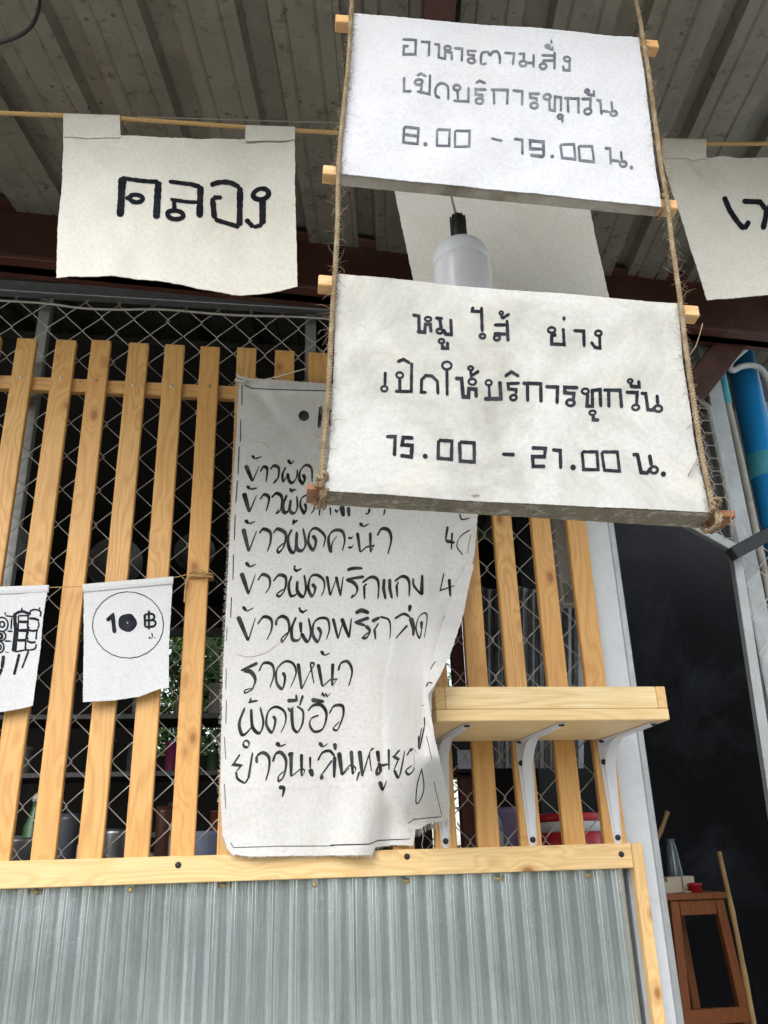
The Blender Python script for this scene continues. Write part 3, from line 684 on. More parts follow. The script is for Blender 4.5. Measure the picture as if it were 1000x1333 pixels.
def wrap1(parent, x, y, seed):      # a thin turn of string lashing the rope to a bar
    c = SP(x, y)-SV*BT/2-SN*(BD/2); P = []
    for k in range(31):
        a = k/30*2*math.pi*1.5; m_ = (abs(math.cos(a))**4+abs(math.sin(a))**4)**(-1/4)
        P.append(c+SN*math.cos(a)*m_*(BD/2+.0075)+SV*math.sin(a)*m_*(BT/2+.003)+SH*(k/30-.5)*.006)
    rope('knot', P, .0016, JUTE, parent, pitch=.007); fuzz(P, .002, 30, .008, JUTE, parent, seed+40)
knot(rt, 419, 629, 2, seed=1); knot(rt2, 928, 662, 2, seed=2)
wrap1(rt2, 835, 49, 5); wrap1(rt2, 863, 257, 6); wrap1(rt, 442, 215, 7)

for i, L in enumerate(([(893,470),(903,455),(908,440),(912,425)], [(905,600),(899,612),(893,622)], [(950,668),(948,680),(951,690),(956,684)])):
    part('string_end', MB().tube([SP(x, y, .006) for x, y in L], .0007, 4), JUTE, rt2)

# ------------------------------------------------------------------ banner line and its three banners
YB = -.62
ln = [at(x, y, YB+.0055) for x, y in ((-700,118),(-300,132),(0,147),(120,152),(240,160),(340,167),(440,173),(560,179),(700,184),(860,186),(1000,187),(1300,180),(1700,165))]
bl = thing('banner_line', 'orange brown jute line stretched under the roof carrying cloth banners', 'rope', ln[2])
lnp = [Vector(p) for p in catmull(ln, 8)]
rope('strand_bundle', lnp, .0042, JUTE2, bl, pitch=.014, step=.003); fuzz(lnp, .004, 260, .008, JUTE2, bl, 9)
tag(part('thin_wire', MB().tube([at(x, y, YB+.02) for x, y in ((180,152),(300,156),(440,160),(600,168),(860,182))], .0011, 5), plain('wire_grey', (.28,.27,.25), .5, bump=0)), 'thin grey wire running just above the banner line', 'wire')
BP = fplane(YB)
def banner(lab, top, bottom, left, right, f, tabs, nx=70, ny=50, blocks=None):
    s_ = wavy(BP, f); t = thing('banner', lab, 'banner', BP(*top[0]), 'cloth banners on the jute line')
    part('canvas', clothmesh(top, bottom, left, right, s_, nx, ny, .0014, fray=.9), CL_BAN, t)
    for a, b, c, d in tabs:      # corners TL TR BR BL of each hanging loop
        front = lambda x, y, off=0.0, A=a, D=d: BP(x, y, off+f(x, y)*max(0, min(1, (y-A[1]-6)/18))+.0022)
        rows = []; nn = 16
        for i in range(13):
            r_ = []
            for j in range(nn+1):
                tx = lerp(a[0], b[0], j/nn), lerp(a[1], b[1], j/nn); bx = lerp(d[0], c[0], j/nn), lerp(d[1], c[1], j/nn)
                k_ = i/12
                if k_ < .7: kk = 1-k_/.7; r_.append(front(lerp(tx[0], bx[0], kk), lerp(tx[1], bx[1], kk)))
                else:
                    an = (k_-.7)/.3*math.pi; q = front(*tx); r_.append(q+Vector((0, .0062*(1-math.cos(an)), .0055*math.sin(an)-(.02 if k_ == 1 else 0))))
            rows.append(r_)
        part('loop', MB().sheet(rows, [[q+Vector((0,.0010,-.0006)) for q in r_] for r_ in rows]), CL_BAN, t)
    if blocks: strokes('lettering', blocks, s_, INK_BAN, t, lift=.0008)
    return t
f1 = lambda x, y: .007*math.exp(-((x-(84+(y-168)*.9))/16)**2)*max(0,1-abs(y-215)/60)-.006*math.exp(-((x-(380-(y-170)*.8))/16)**2)*max(0,1-abs(y-215)/60)+.014*mnoise.noise(Vector((x*.008, y*.004, 1)))+.0035*mnoise.noise(Vector((x*.03, y*.02, 4)))+.004*math.sin((x-80)/300*math.pi*2)*max(0,(y-170)/200)
B1_ = '''145 220 4.5454 34|w38 55,300 70,62; w24 60,68 282,83; w36 280,80 268,310; w24 o 150 187 38 23; w22 85,187 112,188; w22 340,82 470,85 528,102; w33 528,95 522,292; w20 520,195 350,190; w24 372,195 375,250; w24 o 380 280 47 26;
w24 s 585,92 640,75 700,72 762,90; w31 762,85 758,325; w25 758,330 610,292; w28 610,290 598,165; w22 600,165 655,158; w26 o 885 137 46 34; w34 895,172 895,325; w24 895,325 840,335; w24 840,335 795,282'''
banner('white cloth banner with one Thai word in thick black strokes, left of the signs', [(82,168),(157,174),(200,179),(250,180),(319,177),(384,170)], [(74,363),(150,366),(240,374),(305,384),(350,382),(387,376)],
       [(82,168),(80,240),(75,300),(74,363)], [(384,170),(384,250),(386,320),(387,376)], f1, [((83,150),(156,152),(157,178),(82,176)), ((320,165),(384,167),(384,182),(319,182))], blocks=[B1_])
f2 = lambda x, y: .006*mnoise.noise(Vector((x*.01, y*.006, 31)))+.006*math.sin(x*.03+y*.004)*.5+.002*mnoise.noise(Vector((x*.03, y*.03, 33)))
banner('plain cloth banner behind the light bulb, its lettering hidden by the signs', [(497,196),(560,202),(620,206),(690,205),(752,204)], [(540,367),(600,376),(660,383),(737,380),(793,387)],
       [(497,196),(515,250),(528,310),(540,367)], [(752,204),(770,278),(783,340),(793,387)], f2, [((496,177),(566,181),(567,204),(498,200)), ((692,183),(750,185),(752,207),(690,207))])
def f3(x, y):
    return .008*mnoise.noise(Vector((x*.008, y*.004, 51)))+.003*mnoise.noise(Vector((x*.02, y*.02, 54)))-.016*math.exp(-((x-(905+(y-200)*.62))/11)**2)*max(0, min(1, (250-y)/30))*max(0, min(1,(y-198)/10))-.010*math.exp(-((x-(928+(y-205)*.75))/9)**2)*max(0, min(1, (245-y)/20))
B3_ = '''860 180 6.057 36|495,465 540,570 600,665 652,730; 652,728 693,660; 640,503 780,508 830,575 820,640 800,730; 825,600 885,500 925,520 960,725'''
banner('cloth banner at the right edge of the photo, cut off after its first letters', [(862,203),(921,200),(960,206),(1000,204),(1090,206),(1165,200)], [(920,391),(960,388),(1000,385),(1100,384),(1215,376)],
       [(862,203),(880,262),(900,325),(920,391)], [(1165,200),(1185,260),(1200,320),(1215,376)], f3, [((862,182),(919,183),(921,204),(862,206)), ((1105,180),(1163,179),(1165,205),(1103,208))], blocks=[B3_])

# ------------------------------------------------------------------ light bulb
def Pz(y, Y, x=603): return at(x, y, Y)
YL = -.72; b0 = Pz(376, YL); pxm = (b0-CAM).dot(ray(500,666.5).normalized())/FPX
zz = lambda y: Pz(y, YL).z
bulb = thing('light_bulb', 'large frosted LED bulb in a black socket hanging between the two signs', 'bulb', (b0.x, YL, zz(313)))
LILAC = plain('bulb_plastic', (.88, .89, .95), .3, var=.04, sc=10, bump=0)
_m = NT('bulb_diffuser'); _m.set(_m.b.inputs['Transmission Weight'], .0); _m.set(_m.b.inputs['Subsurface Weight'], .4); _m.set(_m.b.inputs['Subsurface Radius'], (.02,.02,.03)); _m.b.inputs['Subsurface Scale'].default_value = .5; LDIF = _m.out((.93, .92, 1.0), .22)
cxy = (b0.x, YL)
def lat(name, prof, mat, n_=40): return part(name, MB().lathe((cxy[0], cxy[1], 0), [(r*pxm, zz(y)) for r, y in prof], n_), mat, bulb)
lat('collar', [(11,316),(17,317.5),(20,320),(28,323.5),(33.5,328),(36.5,334),(37.5,341),(37.5,345),(36,347)], LILAC)
lat('diffuser', [(36,346),(38,349),(38.5,356),(38.5,372),(37,392),(33,408),(25,420),(13,427),(0,429)], LDIF)
soc = lat('socket', [(0,281),(7,282),(9,284),(9.5,292),(10.5,294),(10,298),(11,300),(11,315),(9,318)], BLACK, 28)
for k in range(10):
    a = k/10*2*math.pi; r_ = 10.4*pxm; part('rib', MB().box((cxy[0]+math.cos(a)*r_, cxy[1]+math.sin(a)*r_, (zz(284)+zz(314))/2), (.0009, .0009, (zz(284)-zz(314))/2), bev=0), BLACK, soc)
part('wire', MB().tube([(cxy[0]-.002, YL, zz(282)), (cxy[0]-.007, YL, zz(262)), (cxy[0]-.012, YL-.004, zz(235)), (cxy[0]-.016, YL-.01, zz(160)), (cxy[0]-.018, YL-.01, RP(596, 20).z+.02)], .0022, 6), plain('wire_sheath', (.30,.30,.30), .5, bump=0), bulb)

# ------------------------------------------------------------------ menu cloth
MP = fplane(-.034)
ML = [(311,491),(308,560),(303,640),(298,720),(294,800),(290,880),(288,960),(287,1040),(290,1088),(296,1105)]
MR = [(636,512),(629,590),(622,672),(618,720),(612,746),(603,800),(586,850),(571,882),(562,905),(562,960),(556,1020),(543,1070),(538,1101)]
def mright(y): return interp_y(MR, y)
def fM(x, y):
    r_ = mright(y); d = r_-x
    k1 = max(0, min(1, (y-640)/160)); v = -.016*k1*math.exp(-((d-34)/17)**2)            # the valley beside the turned edge
    v += .007*k1*math.exp(-((d-78)/26)**2)
    k2 = max(0, min(1, (y-900)/80)); v += -.018*k2*math.exp(-(d/30)**2)
    v += .0035*mnoise.noise(Vector((x*.009, y*.006, 71)))+.0016*mnoise.noise(Vector((x*.03, y*.02, 75)))
    v += .010*math.exp(-((x-470-(1100-y)*.25)/24)**2)*max(0, min(1, (y-960)/110))-.006*math.exp(-((x-430-(1100-y)*.1)/26)**2)*max(0, min(1, (y-930)/110))+.005*math.exp(-((x-345)/22)**2)*max(0, min(1, (y-940)/140))
    v += .004*math.exp(-((y-505-(x-312)*.02)/5)**2)-.006*math.exp(-((x-330-(y-505)*.8)/12)**2)*max(0, min(1, (620-y)/100))
    v += .004*math.exp(-((x-350-(y-505)*.35)/10)**2)*max(0, min(1, (580-y)/60))
    v += .0012*math.exp(-((y-1026+(x-300)*.028)/3)**2)
    return v+fB(x, y)
def ss(t): t = max(0, min(1, t)); return t*t*(3-2*t)
def fB(x, y):     # the cloth is pushed forward where it passes the left end of the shelf
    return .285*ss((x-(498+max(0, 880-y)*.25))/56)*ss((y-770)/105)*ss((1082-y)/100)
RF = lambda f: (lambda x, y, off=0.0: at(x, y, -.034-f(x, y))+Vector((0, -off, 0)))
sM = RF(fM)
menu = thing('menu_cloth', 'long white cloth menu hand lettered in Thai, right edge folded over', 'menu cloth', MP(312, 491))
bot = [(296,1105),(302,1112),(325,1115),(400,1114),(484,1113),(489,1103),(512,1100),(538,1101)]
part('canvas', clothmesh([(311,491),(420,499),(520,506),(636,512)], bot, ML, MR, sM, 150, 240, .0010, fray=1.0), CL_MENU, menu)
FL_ = [(607,735),(592,766),(579,802),(567,842),(559,872),(551,907),(544,966),(538,1022),(530,1078)]
FR_ = [(617,735),(611,760),(603,802),(587,850),(572,882),(557,905),(566,960),(578,1012),(586,1048),(584,1066)]
def fF(x, y):
    return fB(x, y)+.012+.004*max(0, min(1, (y-880)/60))+.003*math.sin((x-530)*.12+y*.01)+.002*mnoise.noise(Vector((x*.04, y*.02, 81)))+.006*math.exp(-((x-558)/9)**2)*max(0,min(1,(y-930)/60))
sF = RF(fF)
part('folded_edge', clothmesh([(607,735),(617,735)], [(530,1078),(545,1080),(558,1072),(574,1070),(584,1066)], FL_, FR_, sF, 16, 110, .0010, fray=1.0), CL_MENU, menu)
# frayed threads along its left and lower edges
mb = MB(); rn = random.Random(5)
for _ in range(900):
    t_ = rn.random()
    if rn.random() < .72: x, y = poly(ML, t_); dx, dy = -rn.uniform(.5, 4.5), rn.uniform(-2.5, 3.5)
    else: x, y = poly(bot, t_); dx, dy = rn.uniform(-1.5, 1.5), rn.uniform(.5, 4)
    mb.tube([sM(x, y, -.0003), sM(x+dx*.5, y+dy*.5, rn.uniform(-.001,.002)), sM(x+dx, y+dy, rn.uniform(-.002,.003))], .00032, 3, cap=False)
for _ in range(70):
    x, y = poly([(530,1078),(545,1080),(558,1072),(574,1070),(584,1066)], rn.random()); mb.tube([sF(x, y-1), sF(x+rn.uniform(-1,1), y+rn.uniform(2,7)), sF(x+rn.uniform(-2,2), y+rn.uniform(4,10))], .00032, 3, cap=False)
mb.tube([sF(548,1078), sF(551,1090), sF(549,1100), sF(553,1110,-.004)], .0005, 3)
part('frayed_threads', mb, plain('thread', (.62,.58,.50), .9, bump=0), menu, kind='stuff')
part('tie_string', MB().tube(catmull([tuple(MP(x, y, .004)) for x, y in ((309,492),(318,493),(335,496),(355,493),(398,481))], 5), .0016, 5).tube([MP(308,488,.004), MP(314,494,.008), MP(322,492,.005), MP(318,498,.004), MP(306,495,.004)], .0026, 5), plain('string_white', (.66,.63,.56), .9), menu)
M1 = '''300 580 6.25 17|w22 125,160 180,295; w11 180,295 235,165; w16 175,80 200,110; w10 200,110 258,90; s 243,215 270,175 300,195 290,300; s 325,195 355,165 395,190 385,270 355,300 375,270; s 452,175 425,230 430,290 455,260 465,225; s 465,225 480,290 510,300 540,255 545,195; w18 470,115 490,155; w13 490,155 522,120; s 590,235 605,270 590,310 562,270 570,205 615,160 660,190 665,300;
w26 110,385 155,545; w14 155,545 215,400; w16 133,328 165,358; w12 165,358 220,345; s 240,440 275,400 315,430 290,540; s 335,425 375,390 418,420 410,520 375,550 395,515; w22 s 460,400 430,480 435,540 470,530 490,440; s 490,440 485,530 520,550 545,500 540,410; 480,350 500,370 535,355; s 605,470 615,510 600,550 570,490 580,430 625,400; s 690,470 680,520 655,555;
w12 730,490 722,575; w12 812,500 815,570; w12 850,520 865,540 885,520; w30 905,490 920,580; w22 960,500 965,580'''
M1b = '''300 580 6.25 18|w24 105,675 150,865; w12 150,865 215,690; w18 120,605 150,638; w10 150,638 205,618; s 235,715 270,680 325,710 325,790 300,865; s 348,715 385,680 450,720 435,820 395,870 385,840 440,790; w20 s 500,680 468,760 485,850 525,860 540,700; w20 s 540,700 540,830 580,855 612,800 590,670; w18 515,600 515,630 550,605;
s 670,730 695,780 675,850 635,790 650,700 700,675 770,740 755,830; s 820,875 800,800 805,730 850,690 910,700 930,770 910,860; w12 s 820,860 830,790 868,735; w12 955,750 985,755 1000,735; w12 955,830 985,830 1005,805'''
M2 = '''450 650 5.5556 16|85,240 105,385; w10 105,385 150,345 205,335 180,388; 178,240 180,385; 103,170 125,200; w10 125,200 172,178; s 228,265 260,215 310,225 330,290 305,400; 738,195 722,300; 722,300 790,315; w12 770,240 765,365; w8 s 900,220 830,270 805,340 850,405; w8 s 825,105 840,145 900,135; w18 175,65 165,105; w10 165,105 140,105; w12 285,70 275,120'''
M3 = '''300 720 6.25 17|w24 90,160 148,335; w11 148,335 205,170; w18 125,75 158,115; w10 158,115 210,88; s 222,225 260,175 315,200 320,270 285,330; s 348,230 395,180 450,200 445,290 405,350 378,335 435,290; w19 s 500,185 475,260 490,345 530,340 550,310; w19 s 545,225 545,310 590,355 615,290 600,175; w22 530,100 515,130; w14 515,130 540,145 582,125;
s 665,250 690,290 665,350 635,290 650,200 700,178 755,215 765,280 740,350; 785,185 812,350; w11 812,350 860,210; 860,190 895,350; w12 895,350 918,190;
w24 62,515 145,715; w11 145,715 205,525; w16 100,435 135,475; w9 135,475 188,445; s 220,580 270,520 330,540 335,620 295,710; s 370,590 380,540 425,515 470,550 475,640 425,720 420,690 475,640; w21 s 535,520 500,610 505,700 550,710 575,680; w21 570,560 575,650; w18 s 575,650 625,720 655,650 635,525; w22 565,440 560,465; w14 560,465 590,482 628,460;
s 710,600 735,650 710,720 670,660 680,570 730,530 790,540 805,620 780,705; 835,530 875,700; w12 875,700 915,560; w20 905,530 965,690; w14 965,690 985,530'''
M4 = '''430 730 5.5556 15|245,115 115,135; s 115,135 170,160 195,200 185,240 155,265 165,240; w17 s 122,68 170,55 235,55; s 230,160 290,120 335,130 350,180 345,280; 265,165 245,185 248,280; w19 390,130 385,200 400,280; w19 430,130 430,200 447,275; s 465,150 515,115 555,125 572,170 570,260; 495,150 480,180 485,265; w12 s 600,125 605,180 660,250; w22 660,250 665,100; w9 822,90 795,215 900,180; w17 860,130 868,260;
w18 282,412 185,445 255,470; s 255,470 285,505 265,555 235,555 280,515; w22 s 182,380 225,360 282,378; w22 300,440 360,408; w9 s 360,405 420,425 435,480 430,565; 350,450 320,500 328,570; w15 s 465,420 530,385 580,410; w23 s 580,410 600,480 600,545; w16 560,465 470,565; w24 578,318 572,370; w17 660,435 660,500; w9 s 660,500 645,560 620,490 640,410 680,378 700,410 680,560; w16 830,400 820,490; w7 s 875,290 870,350 845,410; w10 s 770,700 810,650 812,600 790,585'''
M5 = '''300 840 5.5556 14|w18 198,128 75,185; w19 s 95,180 150,195 180,250 160,320; w8 s 160,320 110,345 105,325 165,310; s 205,190 240,130 300,140 315,210 285,310; s 380,195 395,240 375,315 335,270 335,180 390,120 450,130 475,200 435,305; w18 490,130 515,320; w10 515,320 570,200; w10 s 570,200 605,140 580,130 590,200 605,280; w18 635,135 665,300; w9 665,300 720,250 770,245 740,295; w18 740,130 735,295; w15 655,40 680,75; w8 680,75 722,55; s 780,185 800,130 850,120 880,190 855,300;
w19 s 105,450 65,560 80,640 110,640 155,590; w16 s 150,460 160,590 210,635 238,560 215,445; w13 150,378 140,410 200,400; s 310,510 325,550 300,630 260,570 275,480 330,445 390,480 400,550 365,635; w19 s 445,450 445,520 455,600 485,635; w14 s 485,635 520,570 525,480 480,440; w10 415,450 430,475 460,440; w18 410,402 480,398 475,355; w18 525,360 500,440; w15 s 560,475 600,435 660,435 695,500 670,600 610,625 575,580 585,530 640,505; w19 585,395 680,408; w9 660,370 665,345 680,370 690,350 700,372 725,345; w14 s 715,495 750,440 810,440 815,510 775,610 745,600 790,550'''
M6 = '''295 940 6.25 18|w13 o 160 178 24 27; 110,260 55,345 120,355 78,405; w14 s 78,405 90,460 150,500; 150,500 180,450 212,245; s 245,335 250,275 300,250 345,290 345,380 318,480; s 375,325 400,260 445,250 485,320 465,440 425,480 425,440 465,400; w20 s 425,530 465,540 455,610; w22 405,165 435,200; w10 435,200 485,178; w24 500,262 525,265 525,445; w9 s 525,445 600,385 635,395 615,445; w20 610,258 610,440;
w15 680,280 680,380; w28 680,380 700,445; s 742,315 780,250 840,235 880,280; w24 880,280 875,455; w18 860,310 760,445; w26 760,445 790,455; w20 755,165 782,205; w9 782,205 828,172; w24 880,170 885,230; w26 915,245 940,435; w10 940,435 1000,370'''
M7 = '''430 860 5.129 14|w17 60,610 75,765; w8 s 75,765 130,700 170,720 150,765; w18 140,600 150,760; w14 195,740 175,805; w20 195,600 215,775; w9 s 215,770 265,610 285,590 262,620 275,740; w19 315,600 325,680; w16 s 325,680 335,740 312,755 320,710 390,690; w12 390,590 392,730; w18 330,805 350,870; w10 350,870 378,800; w14 465,595 425,640 455,660 425,730; w12 s 425,730 460,775 498,600; s 510,635 540,595 566,630 560,720 525,760 505,735 545,700; w5 0,1232 260,1225 320,1200 535,1190'''
M8 = '''270 470 2.703 13|w30 340,193; w11 400,158 393,236; w6 s 448,165 430,185 432,225 446,232; w3 130,85 160,97 250,101 440,106; w3 122,85 122,155; w3 118,205 116,285; w3 112,300 108,400; w3 106,420 100,500; w3 98,540 95,630; w3 92,680 90,770; w3 85,830 82,905'''
M9 = '''270 800 2.703 3|70,40 67,95; 67,190 65,265; 67,300 65,385; 60,430 65,510; 60,595 65,685; 80,800 92,820 250,815 445,814'''
M10 = '''450 650 5.5556 5|905,250 880,395; 870,475 855,620'''
strokes('lettering', [M8], sM, INK_MENU, menu)
for bl_ in ([M1], [M1b, M2], [M3, M4], [M5], [M6, M7]): strokes('lettering', bl_, sM, INK_MENU, menu, nib=True)
strokes('border_line', [M9, M10], sM, INK_LINE, menu)
F1 = '''430 860 5.129 7|628,375 630,440; w9 628,440 595,595; w7 610,450 588,580; w7 s 612,718 580,830 573,950 600,930 625,850 612,730; w4 642,500 678,660; w4 690,805 745,1035; w5 745,1042 560,1060 518,1088; w7 s 640,175 655,148 683,150; w4 606,298 626,299; w5 s 668,60 685,30 702,5; w8 590,500 588,590'''
F2 = '''430 730 5.5556 4|945,280 922,418; 980,40 966,150'''
strokes('border_line', [F1], sF, INK_MENU, menu); strokes('border_line', [F2], sM, INK_LINE, menu)
part('stray_thread', MB().tube(catmull([tuple(sM(x, y, .0015)) for x, y in ((308,852),(325,855),(345,850),(362,838),(372,832))], 6), .0004, 4).tube(catmull([tuple(sM(x, y, .0015)) for x, y in ((316,568),(330,574),(345,578),(352,588),(358,600),(364,604))], 6), .0003, 4), plain('thread_tan', (.50,.42,.30), .9, bump=0), menu)

# ------------------------------------------------------------------ small flags on twine
YF = -.030; FP = fplane(YF)
tw = [at(x, y, YF+.004) for x, y in ((-80,770),(0,768),(62,765),(110,763),(170,758),(225,752),(245,748),(272,746))]
tl = thing('twine_line', 'thin brown twine across the slats, tied in a knot round one slat', 'twine', tw[0])
rope('strand_bundle', [Vector(p) for p in catmull(tw, 6)], .0015, JUTE2, tl, pitch=.006, step=.003, strands=2)
kx = at(260, 745, YF).x
P = []
for k in range(70):
    a = k/20*2*math.pi; m_ = (abs(math.cos(a))**6+abs(math.sin(a))**6)**(-1/6)
    P.append(Vector((kx+math.cos(a)*m_*.0265, .008-math.sin(a)*m_*.013, at(260, 748, 0).z+.004*math.sin(a*.7)-k*.00012)))
rope('knot', P, .0018, JUTE2, tl, pitch=.007, step=.003, strands=2)
rope('knot', [at(x, y, -.012) for x, y in ((244,749),(250,742),(262,741),(270,746),(262,750),(250,749),(243,752),(241,768),(240,784))], .0020, JUTE2, tl, pitch=.007, step=.003, strands=2)
fuzz(P, .002, 40, .010, JUTE2, tl, 31)
def flag(lab, top, bottom, left, right, blocks, seed):
    f = lambda x, y: .0035*mnoise.noise(Vector((x*.02, y*.006, seed)))+.0015*mnoise.noise(Vector((x*.05, y*.03, seed+3)))+.005*max(0, (y-850)/60)*math.sin((x-right[0][0])*.03)
    s_ = wavy(FP, f); t = thing('small_flag', lab, 'flag', FP(*top[0]), 'small cloth flags on twine')
    part('cloth', clothmesh(top, bottom, left, right, s_, 40, 50, .0009, fray=.6), CL_FLAG, t)
    a, b = top[0], top[-1]
    part('hem', clothmesh([(a[0]-1, a[1]-2), (b[0]+1, b[1]-2)], [(a[0], a[1]+8), (b[0]+.5, b[1]+7)], [(a[0]-1, a[1]-2), (a[0], a[1]+8)], [(b[0]+1, b[1]-2), (b[0]+.5, b[1]+7)], lambda x, y, off=0.0: FP(x, y, off+.0026+.003*math.exp(-((y-a[1]-(x-a[0])*(b[1]-a[1])/(b[0]-a[0])-3)/4)**2)), 30, 6, .006), CL_FLAG, t)
    for nm, bl_, mat in blocks: strokes(nm, bl_, s_, mat, t)
    return t
G1 = '0 750 4.1667 4|o 695 265 193 180'
G2 = '0 750 4.1667 19|580,243 612,212 622,310; w39 o 692 253 27.5 27; w11 808,185 808,290; w11 785,205 787,275; w11 s 785,208 825,205 838,222 825,238 790,240; w11 s 790,240 832,240 845,257 830,273 785,275; w9 812,335; w8 822,308 830,326; w8 836,330 846,338; w4 830,318 822,342'
flag('small white flag printed 10 baht inside a thin circle, tied left of the menu', [(109,763),(165,758),(225,753)], [(108,914),(150,911),(182,906),(205,897),(220,895)], [(109,763),(109,840),(108,914)], [(225,753),(223,790),(220,840),(220,895)], [('printed_circle', [G1], INK_LOW), ('lettering', [G2], INK_LOW)], 3)
G3 = '''0 750 4.1667 8|120,170 118,190; w17 80,200 85,300 72,410; w13 s 82,205 120,192 160,205; 100,215 155,215 152,245 102,245 100,215; 100,250 152,252 150,290 98,292 100,250; 98,298 148,300 140,345 92,345 98,298; 90,350 140,352 138,400 85,410 90,350; w13 105,420 75,535; w9 155,405 118,500; w16 20,430 10,500; w16 10,500 -12,545;
s 163,213 168,190 195,183 222,195 220,222; w12 s 160,230 190,232 215,243; s 155,245 150,268 160,285; s 210,248 212,270 203,287; w10 s 150,292 180,297 208,293; s 155,300 147,325 152,345; 200,300 195,345; w10 s 145,350 170,360 195,356; s 141,362 138,385 145,400 175,398 192,390 197,368; 218,170 215,185; o 12 262 32 38; w9 o 12 262 13 15; o 2 325 30 26; w12 o 2 325 10 12; o -2 385 24 30; w8 o -2 385 9 14; 30,195 28,212; 30,215 75,220; 40,297 70,300; 25,352 62,352; 65,225 60,290; w4 25,410 50,415'''
flag('small white flag with a line drawing of grilled skewers, cut by the left edge', [(-48,768),(10,766),(63,764)], [(-50,930),(0,926),(25,922),(42,918)], [(-48,768),(-49,850),(-50,930)], [(63,764),(57,800),(52,850),(42,918)], [('drawing', [G3], INK_LOW)], 9)
# ------------------------------------------------------------------ right side: gate, posts, pipes
BLUE = plain('pvc_blue', (.025, .40, .95), .3, var=.15, sc=8, bump=.05); BLUE2 = plain('pvc_coupling', (.10, .52, .64), .4, var=.3, sc=12)
PVCW = plain('pvc_dirty_white', (.55, .53, .46), .5, var=.5, sc=25, dirt_sheen=((.16,.13,.09), .55)); IRON = plain('iron_black', (.03, .032, .036), .45, .3, sc=40)
DARKW = plain('black_sheet', (.009, .009, .011), .3, var=.5, sc=7, bump=.1, spec=.25, dirt_sheen=((.045,.048,.056), .8))  # paler blotches paint soft bluish reflections into the black, along with scuffs
def vtube(name, x0, y0, x1, y1, Y, r, mat, n=20, parent=None): return part(name, MB().tube([at(x0, y0, Y), at(x1, y1, Y)], r, n), mat, parent)
Yp = .22
pp = thing('drain_pipe', 'bright blue drain pipe with a duller coupling at the right edge', 'pipe', at(985, 600, Yp))
rr = (at(1003, 600, Yp).x-at(968, 600, Yp).x)/2*.98
a, b = at(955, 400, Yp), at(1023, 800, Yp); X_ = (at(984, 560, Yp).x); 
part('pipe', MB().tube([(X_, Yp, .05), (X_, Yp, at(965, 440, Yp).z+.25)], rr, 32), BLUE, pp)
zc = at(985, 608, Yp).z; part('coupling', MB().lathe((X_, Yp, zc), [(rr,.036),(rr*1.07,.035),(rr*1.07,-.035),(rr,-.036)], 32), BLUE2, pp)
tag(part('white_hose', MB().tube(catmull([tuple(at(x, y, Yp-.11)) for x, y in ((1000,425),(986,441),(968,456),(953,470),(950,478),(955,482),(966,477),(982,476),(994,484),(1003,505),(1008,540))], 8), .0085, 12), plain('hose_white', (.62,.65,.68), .35, bump=0)), 'white bent conduit hose curling over the top of the blue pipe', 'hose')
cpt = [at(x, y, Yp-.09) for x, y in ((940,490),(947,524),(965,603),(984,692),(1002,775),(1020,850))]
tag(part('conduit', MB().tube(cpt, .0095, 14), PVCW), 'dirty white plastic conduit running down left of the blue pipe', 'conduit')
tag(part('conduit_sleeve', MB().tube([at(935, 462, Yp-.09), at(943, 505, Yp-.09), at(947.5, 526, Yp-.09)], .0118, 14), BLUE2), 'short blue sleeve on the upper end of the dirty white conduit', 'sleeve')
Yg = .03
xa = at(955, 660, Yg+.09); tag(part('galvanised_post', MB().box((xa.x, Yg+.09, 1.6), (.024, .024, 1.6), bev=.004), GSTEEL), 'wide grey galvanised post behind the dirty white conduit', 'post')
gate = thing('wire_gate', 'galvanised pipe gate frame holding hexagonal chicken wire beside the lower sign', 'gate', at(955, 720, Yg))
part('frame_pipe', MB().tube([at(907, 518, Yg), at(923, 531, Yg), at(951, 665, Yg), at(956, 716, Yg)], .0085, 10), GSTEEL, gate)
part('frame_pipe', MB().beam(at(835, 648, Yg), at(958, 716, Yg), .024, .02), GSTEEL, gate)
part('frame_pipe', MB().beam(at(957, 722, Yg), at(1006, 1045, Yg), .024, .02), GSTEEL, gate)
part('frame_pipe', MB().beam(at(1006, 1045, Yg), at(1060, 1400, Yg), .024, .02), GSTEEL, gate)
hx = MB(); s_ = .021
gp = fplane(Yg-.012); lo, hi = at(878, 500, Yg), at(955, 712, Yg)
cols = int((hi.x-lo.x)/(s_*1.5))+5; rws = int((lo.z-hi.z)/(s_*1.732))+5
for i in range(-1, cols):
    for j in range(-1, rws):
        cx = lo.x+i*s_*1.5; cz = hi.z+j*s_*1.732+(s_*.866 if i%2 else 0)
        for k in range(3):
            a0, a1 = R(60*k), R(60*k+60); p_ = Vector((cx+math.cos(a0)*s_, Yg-.012+.002*(i%2), cz+math.sin(a0)*s_)); q_ = Vector((cx+math.cos(a1)*s_, Yg-.012, cz+math.sin(a1)*s_))
            m_ = (p_+q_)/2
            # keep only what lies inside the gate's triangle
            def px(P): v = P-CAM; c_ = Vector((v.dot(wdir((1,0,0))), v.dot(wdir((0,1,0))), v.dot(wdir((0,0,1))))); return 500+FPX*c_.x/c_.z, 666.5+FPX*c_.y/c_.z
            X, Y = px(m_)
            if X < interp_y([(907,515),(923,531),(951,665),(957,716)], Y) and Y > 518 and X > 860 and Y < 662+(X-860)*.52: hx.tube([p_, q_], .0010, 4, cap=False)
part('chicken_wire', hx, WIRE, gate, kind='stuff')
tag(part('iron_arm', MB().beam(at(952, 722, Yg-.06), at(1040, 674, Yg-.06), .030, .030), IRON), 'black iron arm reaching from the gate corner to the right edge', 'bar')
